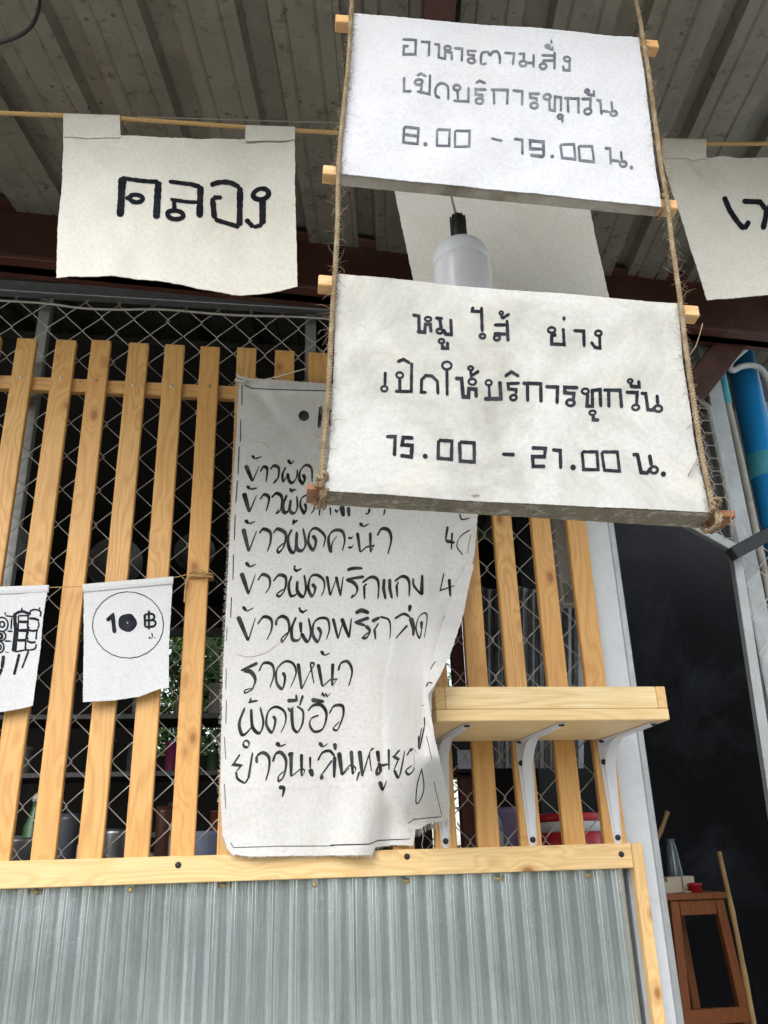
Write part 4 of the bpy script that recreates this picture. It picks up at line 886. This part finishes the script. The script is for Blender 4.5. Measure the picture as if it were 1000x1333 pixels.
sp = thing('side_mesh', 'chain link mesh in front of the galvanised post at the right edge', 'mesh', at(1000, 900, Yg+.05))
for i in range(6):
    o = bpy.data.objects.new('wire', wm[i%2]); COL.objects.link(o); o.parent = sp; o.location = Vector((at(962, 720, Yg+.05).x+i*Wd+Wd/2, Yg+.045, at(980, 700, Yg+.05).z-nk*Hd/2))-wloc(sp)
tag(part('side_wall', MB().box((at(968, 470, .42).x+1.25, .46, 1.4), (1.25, .04, 1.4)), plain('render_wall', (.50,.52,.53), .9, var=.3, sc=4)), 'pale grey rendered wall behind the blue pipe', 'wall')
# black sheet partition that closes the doorway behind the post
Yd = 1.35
xd0 = at(700, 900, Yd).x; xd1 = at(1010, 900, Yd).x
tag(part('black_partition', MB().box(((xd0+xd1)/2+.12, Yd, 1.75), ((xd1-xd0)/2+.15, .01, 1.75)), DARKW), 'glossy black sheet, scuffs and soft reflections in its colour, filling the doorway right of the white post', 'partition')

# ------------------------------------------------------------------ stool with its things, in the doorway
STW = pine('stained_wood', 'z', (.30, .105, .036), (.17, .055, .02), knots=False); Yst = .95
zt_ = at(905, 1163, Yst).z
st = thing('tall_stool', 'tall reddish brown wooden stand in the dark doorway', 'stool', at(905, 1161, Yst))
xl_, xr_ = at(869, 1161, Yst).x, at(943, 1161, Yst).x; dp = .16
part('seat', MB().box(((xl_+xr_)/2, Yst+dp, zt_-.008), ((xr_-xl_)/2+.01, dp+.01, .009)), STW, st)
for xx, sx in ((xl_+.02, -1), (xr_-.02, 1)):
    for yy, sy in ((Yst+.014, -1), (Yst+2*dp-.014, 1)):
        part('leg', MB().beam((xx, yy, zt_-.018), (xx+sx*.075, yy+sy*.05, .02), .028, .026), STW, st)
part('apron', MB().box(((xl_+xr_)/2, Yst+.010, zt_-.040), ((xr_-xl_)/2-.035, .009, .021)), STW, st)
zs_ = at(905, 1325, Yst-.02).z; part('stretcher', MB().box(((xl_+xr_)/2, Yst-.008, zs_), ((xr_-xl_)/2+.012, .010, .020)), STW, st)
CARD = plain('cream_card', (.62,.55,.42), .8, sc=50); GLS = NT('bottle_glass'); GLS.set(GLS.b.inputs['Transmission Weight'], .75); GLS = GLS.out((.35,.45,.50), .08)
def onst(x0, y0, x1, y1, Y): a = at(x0, y1, Y); b = at(x1, y0, Y); return a, b
for i, (x0, y0, x1, y1, lab) in enumerate(((866,1140,876,1155,'lowest cream card box at the left end of the stand'), (871,1132,886,1153,'cream card box in front of the glass bottle'), (891,1134,903,1155,'cream card box between the bottle and the red lid'))):
    a, b = onst(x0, y0, x1, y1, Yst+.05+.02*i)
    tag(part('card_box', MB().box(((a.x+b.x)/2, Yst+.08+.02*i, zt_+(b.z-a.z)/2+.001), ((b.x-a.x)/2, .025, (b.z-a.z)/2), bev=.001), CARD), lab, 'box', 'cream boxes on the stand')
a = at(883, 1150, Yst+.16); hB = at(883, 1092, Yst+.16).z-zt_
tag(part('glass_bottle', MB().lathe((a.x, Yst+.17, zt_+.001), [(0,0),(.026,0),(.027,.01),(.024,hB*.4),(.016,hB*.86),(.013,hB*.90),(.013,hB*.97),(.014,hB),(.010,hB),(.009,hB*.9),(.019,hB*.45),(.022,.01),(0,.008)], 20), GLS), 'clear glass bottle standing on the tall stand', 'bottle')
a = at(906, 1152, Yst+.04)
tag(part('red_jar', MB().lathe((a.x, Yst+.05, zt_+.001), [(0,0),(.018,0),(.021,.004),(.021,.018),(.023,.019),(.023,.026),(.010,.028),(0,.028)], 22), plain('red_plastic', (.35,.012,.015), .3, bump=0)), 'small squat red jar at the right end of the stand', 'jar')
a = at(894, 1157, Yst+.02); tag(part('saucer', MB().lathe((a.x, Yst+.03, zt_+.001), [(0,0),(.012,0),(.018,.004),(.017,.005),(.011,.002),(0,.002)], 20), plain('saucer_white', (.6,.55,.52), .4, bump=0)), 'tiny off white saucer beside the red jar', 'saucer')
BAM = plain('bamboo', (.38, .23, .08), .45, var=.6, sc=22)
def bamboo(name, p, q, r, lab):
    t = []; n_ = 9; rs = []
    for i in range(n_*4+1):
        t.append(Vector(p).lerp(Vector(q), i/(n_*4))+Vector((.003*math.sin(i*.4), 0, 0))); rs.append(r*(1.18 if i%4 == 0 else 1.0)*lerp(.8, 1.15, i/(n_*4)))
    return tag(part(name, MB().tube(t, rs, 12), BAM), lab, 'pole', 'bamboo poles in the doorway')
p = at(936, 1110, .85); q = at(984, 1340, .60); bamboo('bamboo_pole', p, p+(q-p)*(p.z-.02)/(p.z-q.z), .0085, 'long bamboo pole leaning in front of the dark doorway, right of the stand')
p = at(869, 1057, 1.2); q = at(852, 1100, 1.18); bamboo('bamboo_pole', p, p+(q-p)*5, .009, 'short pointed bamboo tip showing just right of the white post')

# ------------------------------------------------------------------ dark shop interior
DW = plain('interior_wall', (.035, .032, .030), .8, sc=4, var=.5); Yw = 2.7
wall = thing('back_wall', 'dark back wall of the shop pierced by two bright openings', 'wall', at(200, 900, Yw))
X0, X1 = -2.4, at(800, 900, Yw).x+.3
ops = [(at(196,826,Yw).x, at(306,826,Yw).x, at(250,985,Yw).z, at(250,826,Yw).z), (at(570,790,Yw).x, at(636,790,Yw).x, at(600,905,Yw).z, at(600,786,Yw).z), (at(560,1075,Yw).x, at(640,1075,Yw).x, at(600,1100,Yw).z-.02, at(600,1012,Yw).z)]
xs = sorted({X0, X1, *[o[0] for o in ops], *[o[1] for o in ops]}); zs = sorted({0, 3.15, *[o[2] for o in ops], *[o[3] for o in ops]})
mb = MB()
for x0, x1 in zip(xs, xs[1:]):
    z0 = None
    for a, b in zip(zs, zs[1:]):
        hole = any(o[0]-1e-6 <= x0 and x1 <= o[1]+1e-6 and o[2]-1e-6 <= a and b <= o[3]+1e-6 for o in ops)
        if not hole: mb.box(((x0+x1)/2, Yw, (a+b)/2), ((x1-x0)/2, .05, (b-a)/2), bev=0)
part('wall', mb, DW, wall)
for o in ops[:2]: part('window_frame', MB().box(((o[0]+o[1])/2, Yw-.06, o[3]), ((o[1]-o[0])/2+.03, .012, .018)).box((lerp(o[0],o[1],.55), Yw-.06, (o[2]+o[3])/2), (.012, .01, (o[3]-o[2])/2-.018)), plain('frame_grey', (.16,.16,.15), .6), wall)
tag(part('added_side_wall', MB().box((X0-.03, 1.4, 1.58), (.03, 1.35, 1.58)), DW), 'unseen dark wall added at the far left to keep light out of the shop', 'wall')  # unseen walls added left and right so the interior stays dark
tag(part('added_inner_wall', MB().box((at(800,900,Yw).x+.33, 2.05, 1.55), (.03, .68, 1.55)), DW), 'unseen dark wall added behind the black partition to keep light out', 'wall')
# grey sheets standing behind the mesh on the right
GRS = plain('grey_plastic_sheet', (.42,.45,.48), .35, .2, var=.5, sc=9, dirt_sheen=((.12,.125,.13), .6)); Yc = .5
ct = thing('grey_curtain', 'folded grey plastic sheeting hanging behind the right slats', 'sheeting', at(690, 760, Yc))
rows = []
for i in range(9):
    y_ = lerp(764, 1000, i/8); rows.append([at(lerp(628, 760, j/80), y_+ (0 if i else 3*math.sin(j*.2)), Yc+.02*math.sin(j*.9)+.012*math.sin(j*2.3)) for j in range(81)])
part('sheet', MB().sheet(rows, [[p+Vector((0,.002,0)) for p in r_] for r_ in rows]), GRS, ct)
Yl = .15; a = at(725, 672, Yl); b = at(739, 790, Yl)
lb = thing('lamp_housing', 'white switched off tube lamp hanging upright behind the right slats', 'lamp', b)
hw = (at(749,780,Yl).x-at(729,780,Yl).x)/2; xm = at(739,780,Yl).x
part('housing', MB().box((xm, Yl, (a.z+b.z)/2+.1), (hw, .018, (a.z-b.z)/2+.1), bev=.004), plain('lamp_white', (.85,.84,.82), .45, var=.1, bump=0), lb)
part('end_plate', MB().box((xm, Yl-.0195, b.z+.03), (hw*.8, .0015, .025)), plain('lamp_plate', (.5,.5,.48), .5, bump=0), lb)
part('label', MB().box((at(723,722,Yl-.02).x+.004, Yl-.0192, at(723,722,Yl).z), (.007, .001, .005), bev=0), plain('label_white', (.85,.85,.83), .5, bump=0, var=0), lb)
for dx in (-.012, .012): part('screw_hole', MB().lathe((xm+dx, Yl-.0215, b.z+.02), [(0,.001),(.0025,.001),(.0025,0)], 10, (0,-1,0)), BLACK, lb)
# counter behind the rail with kitchen things on it
zc_ = ZRT-.035; Yk = .75
ctr = thing('counter', 'dark kitchen counter just behind the chain link panel', 'counter', (0, Yk, zc_))
part('worktop', MB().box((-.15, Yk, zc_-.02), (1.15, .38, .02)), plain('worktop', (.05,.04,.035), .5), ctr)
part('cabinet', MB().box((-.15, Yk+.02, (zc_-.04)/2), (1.1, .34, (zc_-.04)/2-.002)), DW, ctr)
def pot(name, x, y0, y1, rpx, Y, mat, lab, cat, prof=((.0,0),(.8,0),(.95,.08),(1,.9),(1.06,1),(.98,.98),(.9,.1),(0,.08)), group=None):
    c = at(x, y1, Y); h = at(x, y0, Y).z-zc_; r_ = (at(x+rpx, y1, Y)-c).length
    return tag(part(name, MB().lathe((c.x, Y, zc_+.001), [(a_*r_, b_*h) for a_, b_ in prof], 28), mat, loc=(c.x, Y, zc_)), lab, cat, group)
RED = plain('red_bucket', (.50,.020,.025), .3, var=.15, bump=0); LAV = plain('lavender_plastic', (.33,.25,.40), .35, bump=0); ALU = plain('aluminium_pot', (.55,.56,.58), .3, .9, var=.3, sc=12); GLD = plain('smoked_jar', (.10,.11,.13), .15, bump=0); BRN = plain('brown_jar', (.12,.05,.03), .3, bump=0)
rb = thing('red_basin', 'red plastic basin with white rim on the counter behind the right slats', 'basin', (at(742,1100,.62).x, .62, zc_))
c = at(742, 1100, .62); r_ = (at(785, 1100, .62)-c).length; h = at(742, 1060, .62).z-zc_
part('bowl', MB().lathe((c.x, .62, zc_+.001), [(0,0),(r_*.78,0),(r_*.86,h*.1),(r_*.97,h*.62),(r_*.93,h*.62),(r_*.82,h*.1),(0,h*.06)], 36), RED, rb)
part('rim', MB().lathe((c.x, .62, zc_+.001), [(r_*.97,h*.60),(r_*1.0,h*.62),(r_*1.02,h*.80),(r_*1.0,h*.82),(r_*.95,h*.8),(r_*.95,h*.62)], 36), plain('white_band', (.68,.66,.66), .4, bump=0), rb)
part('lid', MB().lathe((c.x, .62, zc_+.001), [(r_*1.01,h*.82),(r_*1.04,h*.84),(r_*1.03,h*.97),(r_*.9,h),(0,h*1.04)], 36), RED, rb)
pot('lavender_tub', 670, 1052, 1100, 27, .75, LAV, 'lavender plastic tub between the middle and the right bracket', 'tub')
pot('steel_pot', 18, 1092, 1119, 26, .45, ALU, 'shiny steel pot in the bottom left corner behind the slats', 'pot', group='pots and jars behind the slats')
pot('dark_jar', 85, 1060, 1117, 14, .6, GLD, 'dark glass jar behind the slats near the left edge', 'jar', group='pots and jars behind the slats')
pot('steel_bowl', 150, 1080, 1116, 18, .55, ALU, 'steel bowl behind the slats below the 10 baht flag', 'bowl', group='pots and jars behind the slats')
pot('dark_jar', 212, 1050, 1116, 12, .8, BRN, 'brown jar behind the slats right of the steel bowl', 'jar', group='pots and jars behind the slats')
pot('blue_tub', 268, 1083, 1115, 22, .5, plain('pale_blue_plastic', (.33,.38,.52), .4, bump=0), 'pale blue grey tub behind the slats left of the menu bottom', 'tub', group='pots and jars behind the slats')
tag(part('brown_post', MB().box((at(607,1050,1.9).x, 1.9, 1.5), (.026, .03, 1.5)), plain('red_brown_post', (.13,.035,.022), .5)), 'red brown post standing in the shop left of the middle bracket', 'post')
wl = thing('wall_lantern', 'small black lantern with a pale pane on the red brown post', 'lantern', at(605, 990, 1.8))
a, b = at(592, 1006, 1.8), at(620, 966, 1.8)
part('case', MB().box(((a.x+b.x)/2, 1.83, (a.z+b.z)/2), ((b.x-a.x)/2, .03, (b.z-a.z)/2)), BLACK, wl)
a, b = at(597, 1001, 1.79), at(615, 976, 1.79); part('pane', MB().box(((a.x+b.x)/2, 1.795, (a.z+b.z)/2), ((b.x-a.x)/2, .004, (b.z-a.z)/2)), plain('pane_white', (.62,.66,.78), .3, bump=0, var=.3), wl)
# shelf rack at the left with jars and tins
Yr = 1.75
rk = thing('storage_rack', 'dark storage rack in the shop behind the left slats', 'rack', (at(130,1000,Yr).x, Yr, 0))
xa_, xb_ = at(-60, 1000, Yr).x, at(300, 1000, Yr).x
METD = plain('rack_metal', (.07,.07,.07), .4, .5, bump=0)
for X in (xa_, (xa_+xb_)/2, xb_): part('upright', MB().box((X, Yr, 1.25), (.014, .014, 1.25)), METD, rk)
zsh = [at(100, y, Yr).z for y in (1085, 1005, 930)]
for z in zsh: part('rack_shelf', MB().box(((xa_+xb_)/2, Yr+.1, z-.012), ((xb_-xa_)/2, .12, .010)), METD, rk)
rn = random.Random(11); tin = [((.10,.10,.11), 'grey'), ((.18,.05,.03), 'brick red'), ((.05,.07,.10), 'dark blue'), ((.25,.24,.22), 'pale grey'), ((.16,.10,.04), 'ochre'), ((.05,.09,.04), 'dark green'), ((.20,.03,.09), 'magenta')]
TM = [plain('tin_paint', c_, .35, bump=0) for c_, _ in tin]; row_n = ['lowest', 'middle', 'top']
sm_n = ['farthest left', 'second from the left', 'third from the left', 'fourth from the left', 'fifth from the left', 'sixth from the left', 'seventh from the left']
for k, z in enumerate(zsh):
    for i in range(7):
        X = lerp(xa_+.06, xb_-.06, i/6)+rn.uniform(-.02,.02); h = rn.uniform(.07,.13); r_ = rn.uniform(.025,.042); c_ = rn.randrange(7)
        tag(part('storage_tin', MB().lathe((X, Yr+.06, z), [(0,0),(r_*.95,0),(r_,.005),(r_,h*.9),(r_*1.05,h*.91),(r_*1.05,h),(0,h*1.01)], 16), TM[c_], loc=(X, Yr+.06, z)), tin[c_][1]+' tin '+sm_n[i]+' on the '+row_n[k]+' shelf of the dark rack', 'tin', 'tins on the storage rack')
# hanging pans and ladles, plates, bottles: the kitchen clutter dimly seen through the mesh
PANM = plain('dark_pan', (.10,.10,.105), .4, .6, bump=0); STL = plain('utensil_steel', (.45,.45,.46), .35, .8, bump=0); CER = plain('plate_white', (.55,.55,.53), .3, bump=0)
rl = thing('utensil_rail', 'steel rail for pans hung across the dark shop behind the slats', 'rail', at(120, 700, 1.3)); za = at(120, 640, 1.3).z
part('rod', MB().tube([(at(-80,640,1.3).x, 1.3, za), (at(300,640,1.3).x, 1.3, za)], .006, 8), STL, rl)
for i, (x, l_, r0) in enumerate(((20,.30,.085),(105,.24,.035),(155,.34,.10),(208,.26,.04),(255,.30,.075))):
    X = at(x, 700, 1.3).x; big = r0 > .06
    t = thing('hanging_pan' if big else 'ladle', ('dark frying pan hanging '+('farthest left','','behind the 10 baht flag','','left of the menu')[i]) if big else ('steel ladle hanging '+('','between the two left pans','','between the two right pans','')[i]), 'pan' if big else 'ladle', (X, 1.29, za))
    part('handle', MB().beam((X, 1.285, za), (X+.004, 1.285, za-l_*.62), .018 if big else .010, .004), PANM if big else STL, t)
    part('bowl', MB().lathe((X+.004, 1.27, za-l_*.6-r0), [(0,0),(r0*.8,0),(r0,-.03),(r0*.97,-.03),(r0*.78,-.004),(0,-.004)], 24, (0,1,0)), PANM if big else STL, t)
for i, (x, n_) in enumerate(((118, 9), (175, 6))):
    c = at(x, 1116, .95)
    t = thing('plate_stack', ('taller' if i == 0 else 'shorter')+' stack of white plates on the counter behind the slats', 'plates', (c.x, .95, zc_))
    for k in range(n_): part('plate', MB().lathe((c.x+.002*math.sin(k*3), .95, zc_+.002+k*.0085), [(0,0),(.045,0),(.072,.012),(.071,.014),(.044,.003),(0,.003)], 20), CER, t)
for i, (x, h, c_, lab) in enumerate(((40,.20,(.05,.14,.05),'green sauce bottle beside the shiny pot behind the slats'),(66,.17,(.30,.04,.02),'red sauce bottle behind the far left slats'),(232,.19,(.32,.22,.05),'yellow oil bottle behind the slats near the pale blue tub'),(645,.17,(.22,.22,.24),'grey bottle behind the lavender tub'))):
    c = at(x, 1116, .62); t = thing('sauce_bottle', lab, 'bottle', (c.x, .62, zc_), 'sauce bottles on the counter'); m_ = plain('bottle_plastic', c_, .25, bump=0)
    part('body', MB().lathe((c.x, .62, zc_+.001), [(0,0),(.024,0),(.026,.006),(.026,h*.6),(.011,h*.82),(.010,h*.92),(0,h*.92)], 18), m_, t)
    part('cap', MB().lathe((c.x, .62, zc_+h*.92), [(0,0),(.012,0),(.012,h*.07),(.006,h*.1),(0,h*.1)], 14), CER, t)
    part('label', MB().lathe((c.x, .62, zc_), [(.0264,h*.18),(.0264,h*.48)], 18), plain('bottle_label', (.5,.48,.42), .5, bump=0), t)
# ------------------------------------------------------------------ tree beyond the openings, grass strip is the ground sheet
_m = NT('leaf'); _r = _m.rnd(); _p = _m.obj(); _k = _m.mix(_m.ramp(_m.noise(_p, 6, 3), [(.4,0),(.6,1)]), (.045,.12,.018), (.13,.24,.045)); _m.set(_m.b.inputs['Transmission Weight'], 0.0); LEAF = _m.out(_k, .5)
def tree(c, rad, hgt, n, seed, lab):
    rnd = random.Random(seed); t = thing('leafy_tree', lab, 'tree', (c[0], c[1], 0), 'trees behind the shop')
    tm = MB().tube([(c[0],c[1],0),(c[0]+.05,c[1],1.0),(c[0]-.03,c[1],2.2),(c[0],c[1],hgt)], [.11,.09,.07,.04], 10)
    limbs = []
    for i in range(9):
        a = i*2.4; z = .8+i*.22; e = Vector((c[0]+math.cos(a)*rad*.8, c[1]+math.sin(a)*rad*.8, z+.5)); limbs.append(e); tm.tube([(c[0],c[1],z), Vector((c[0],c[1],z)).lerp(e,.5)+Vector((0,0,.1)), e], [.04,.025,.01], 6)
    part('trunk', tm, plain('bark', (.09,.065,.045), .9), t)
    lm = MB()
    cl = [Vector((rnd.gauss(c[0], rad*.5), rnd.gauss(c[1], rad*.5), rnd.uniform(.9, hgt+.4))) for _ in range(110)]
    for _ in range(n):
        q = rnd.choice(cl)+Vector((rnd.gauss(0,.13), rnd.gauss(0,.13), rnd.gauss(0,.12))); d = Vector((rnd.gauss(0,1), rnd.gauss(0,1), rnd.gauss(0,.6)-.4)).normalized(); s2 = d.orthogonal().normalized(); l = rnd.uniform(.05,.10)
        lm.q([q, q+d*l*.5+s2*l*.2, q+d*l, q+d*l*.5-s2*l*.2], [(0,1,2,3)])
    part('crown', lm, LEAF, t, kind='stuff')
c1 = at(250, 880, 4.6); c2 = at(560, 830, 5.2)
tree((c1.x+.05, 4.6), .6, 3.0, 17000, 1, 'green leafy tree seen through the left opening'); tree((c2.x-.35, 5.2), .5, 3.2, 3600, 2, 'green leafy tree seen through the right opening')
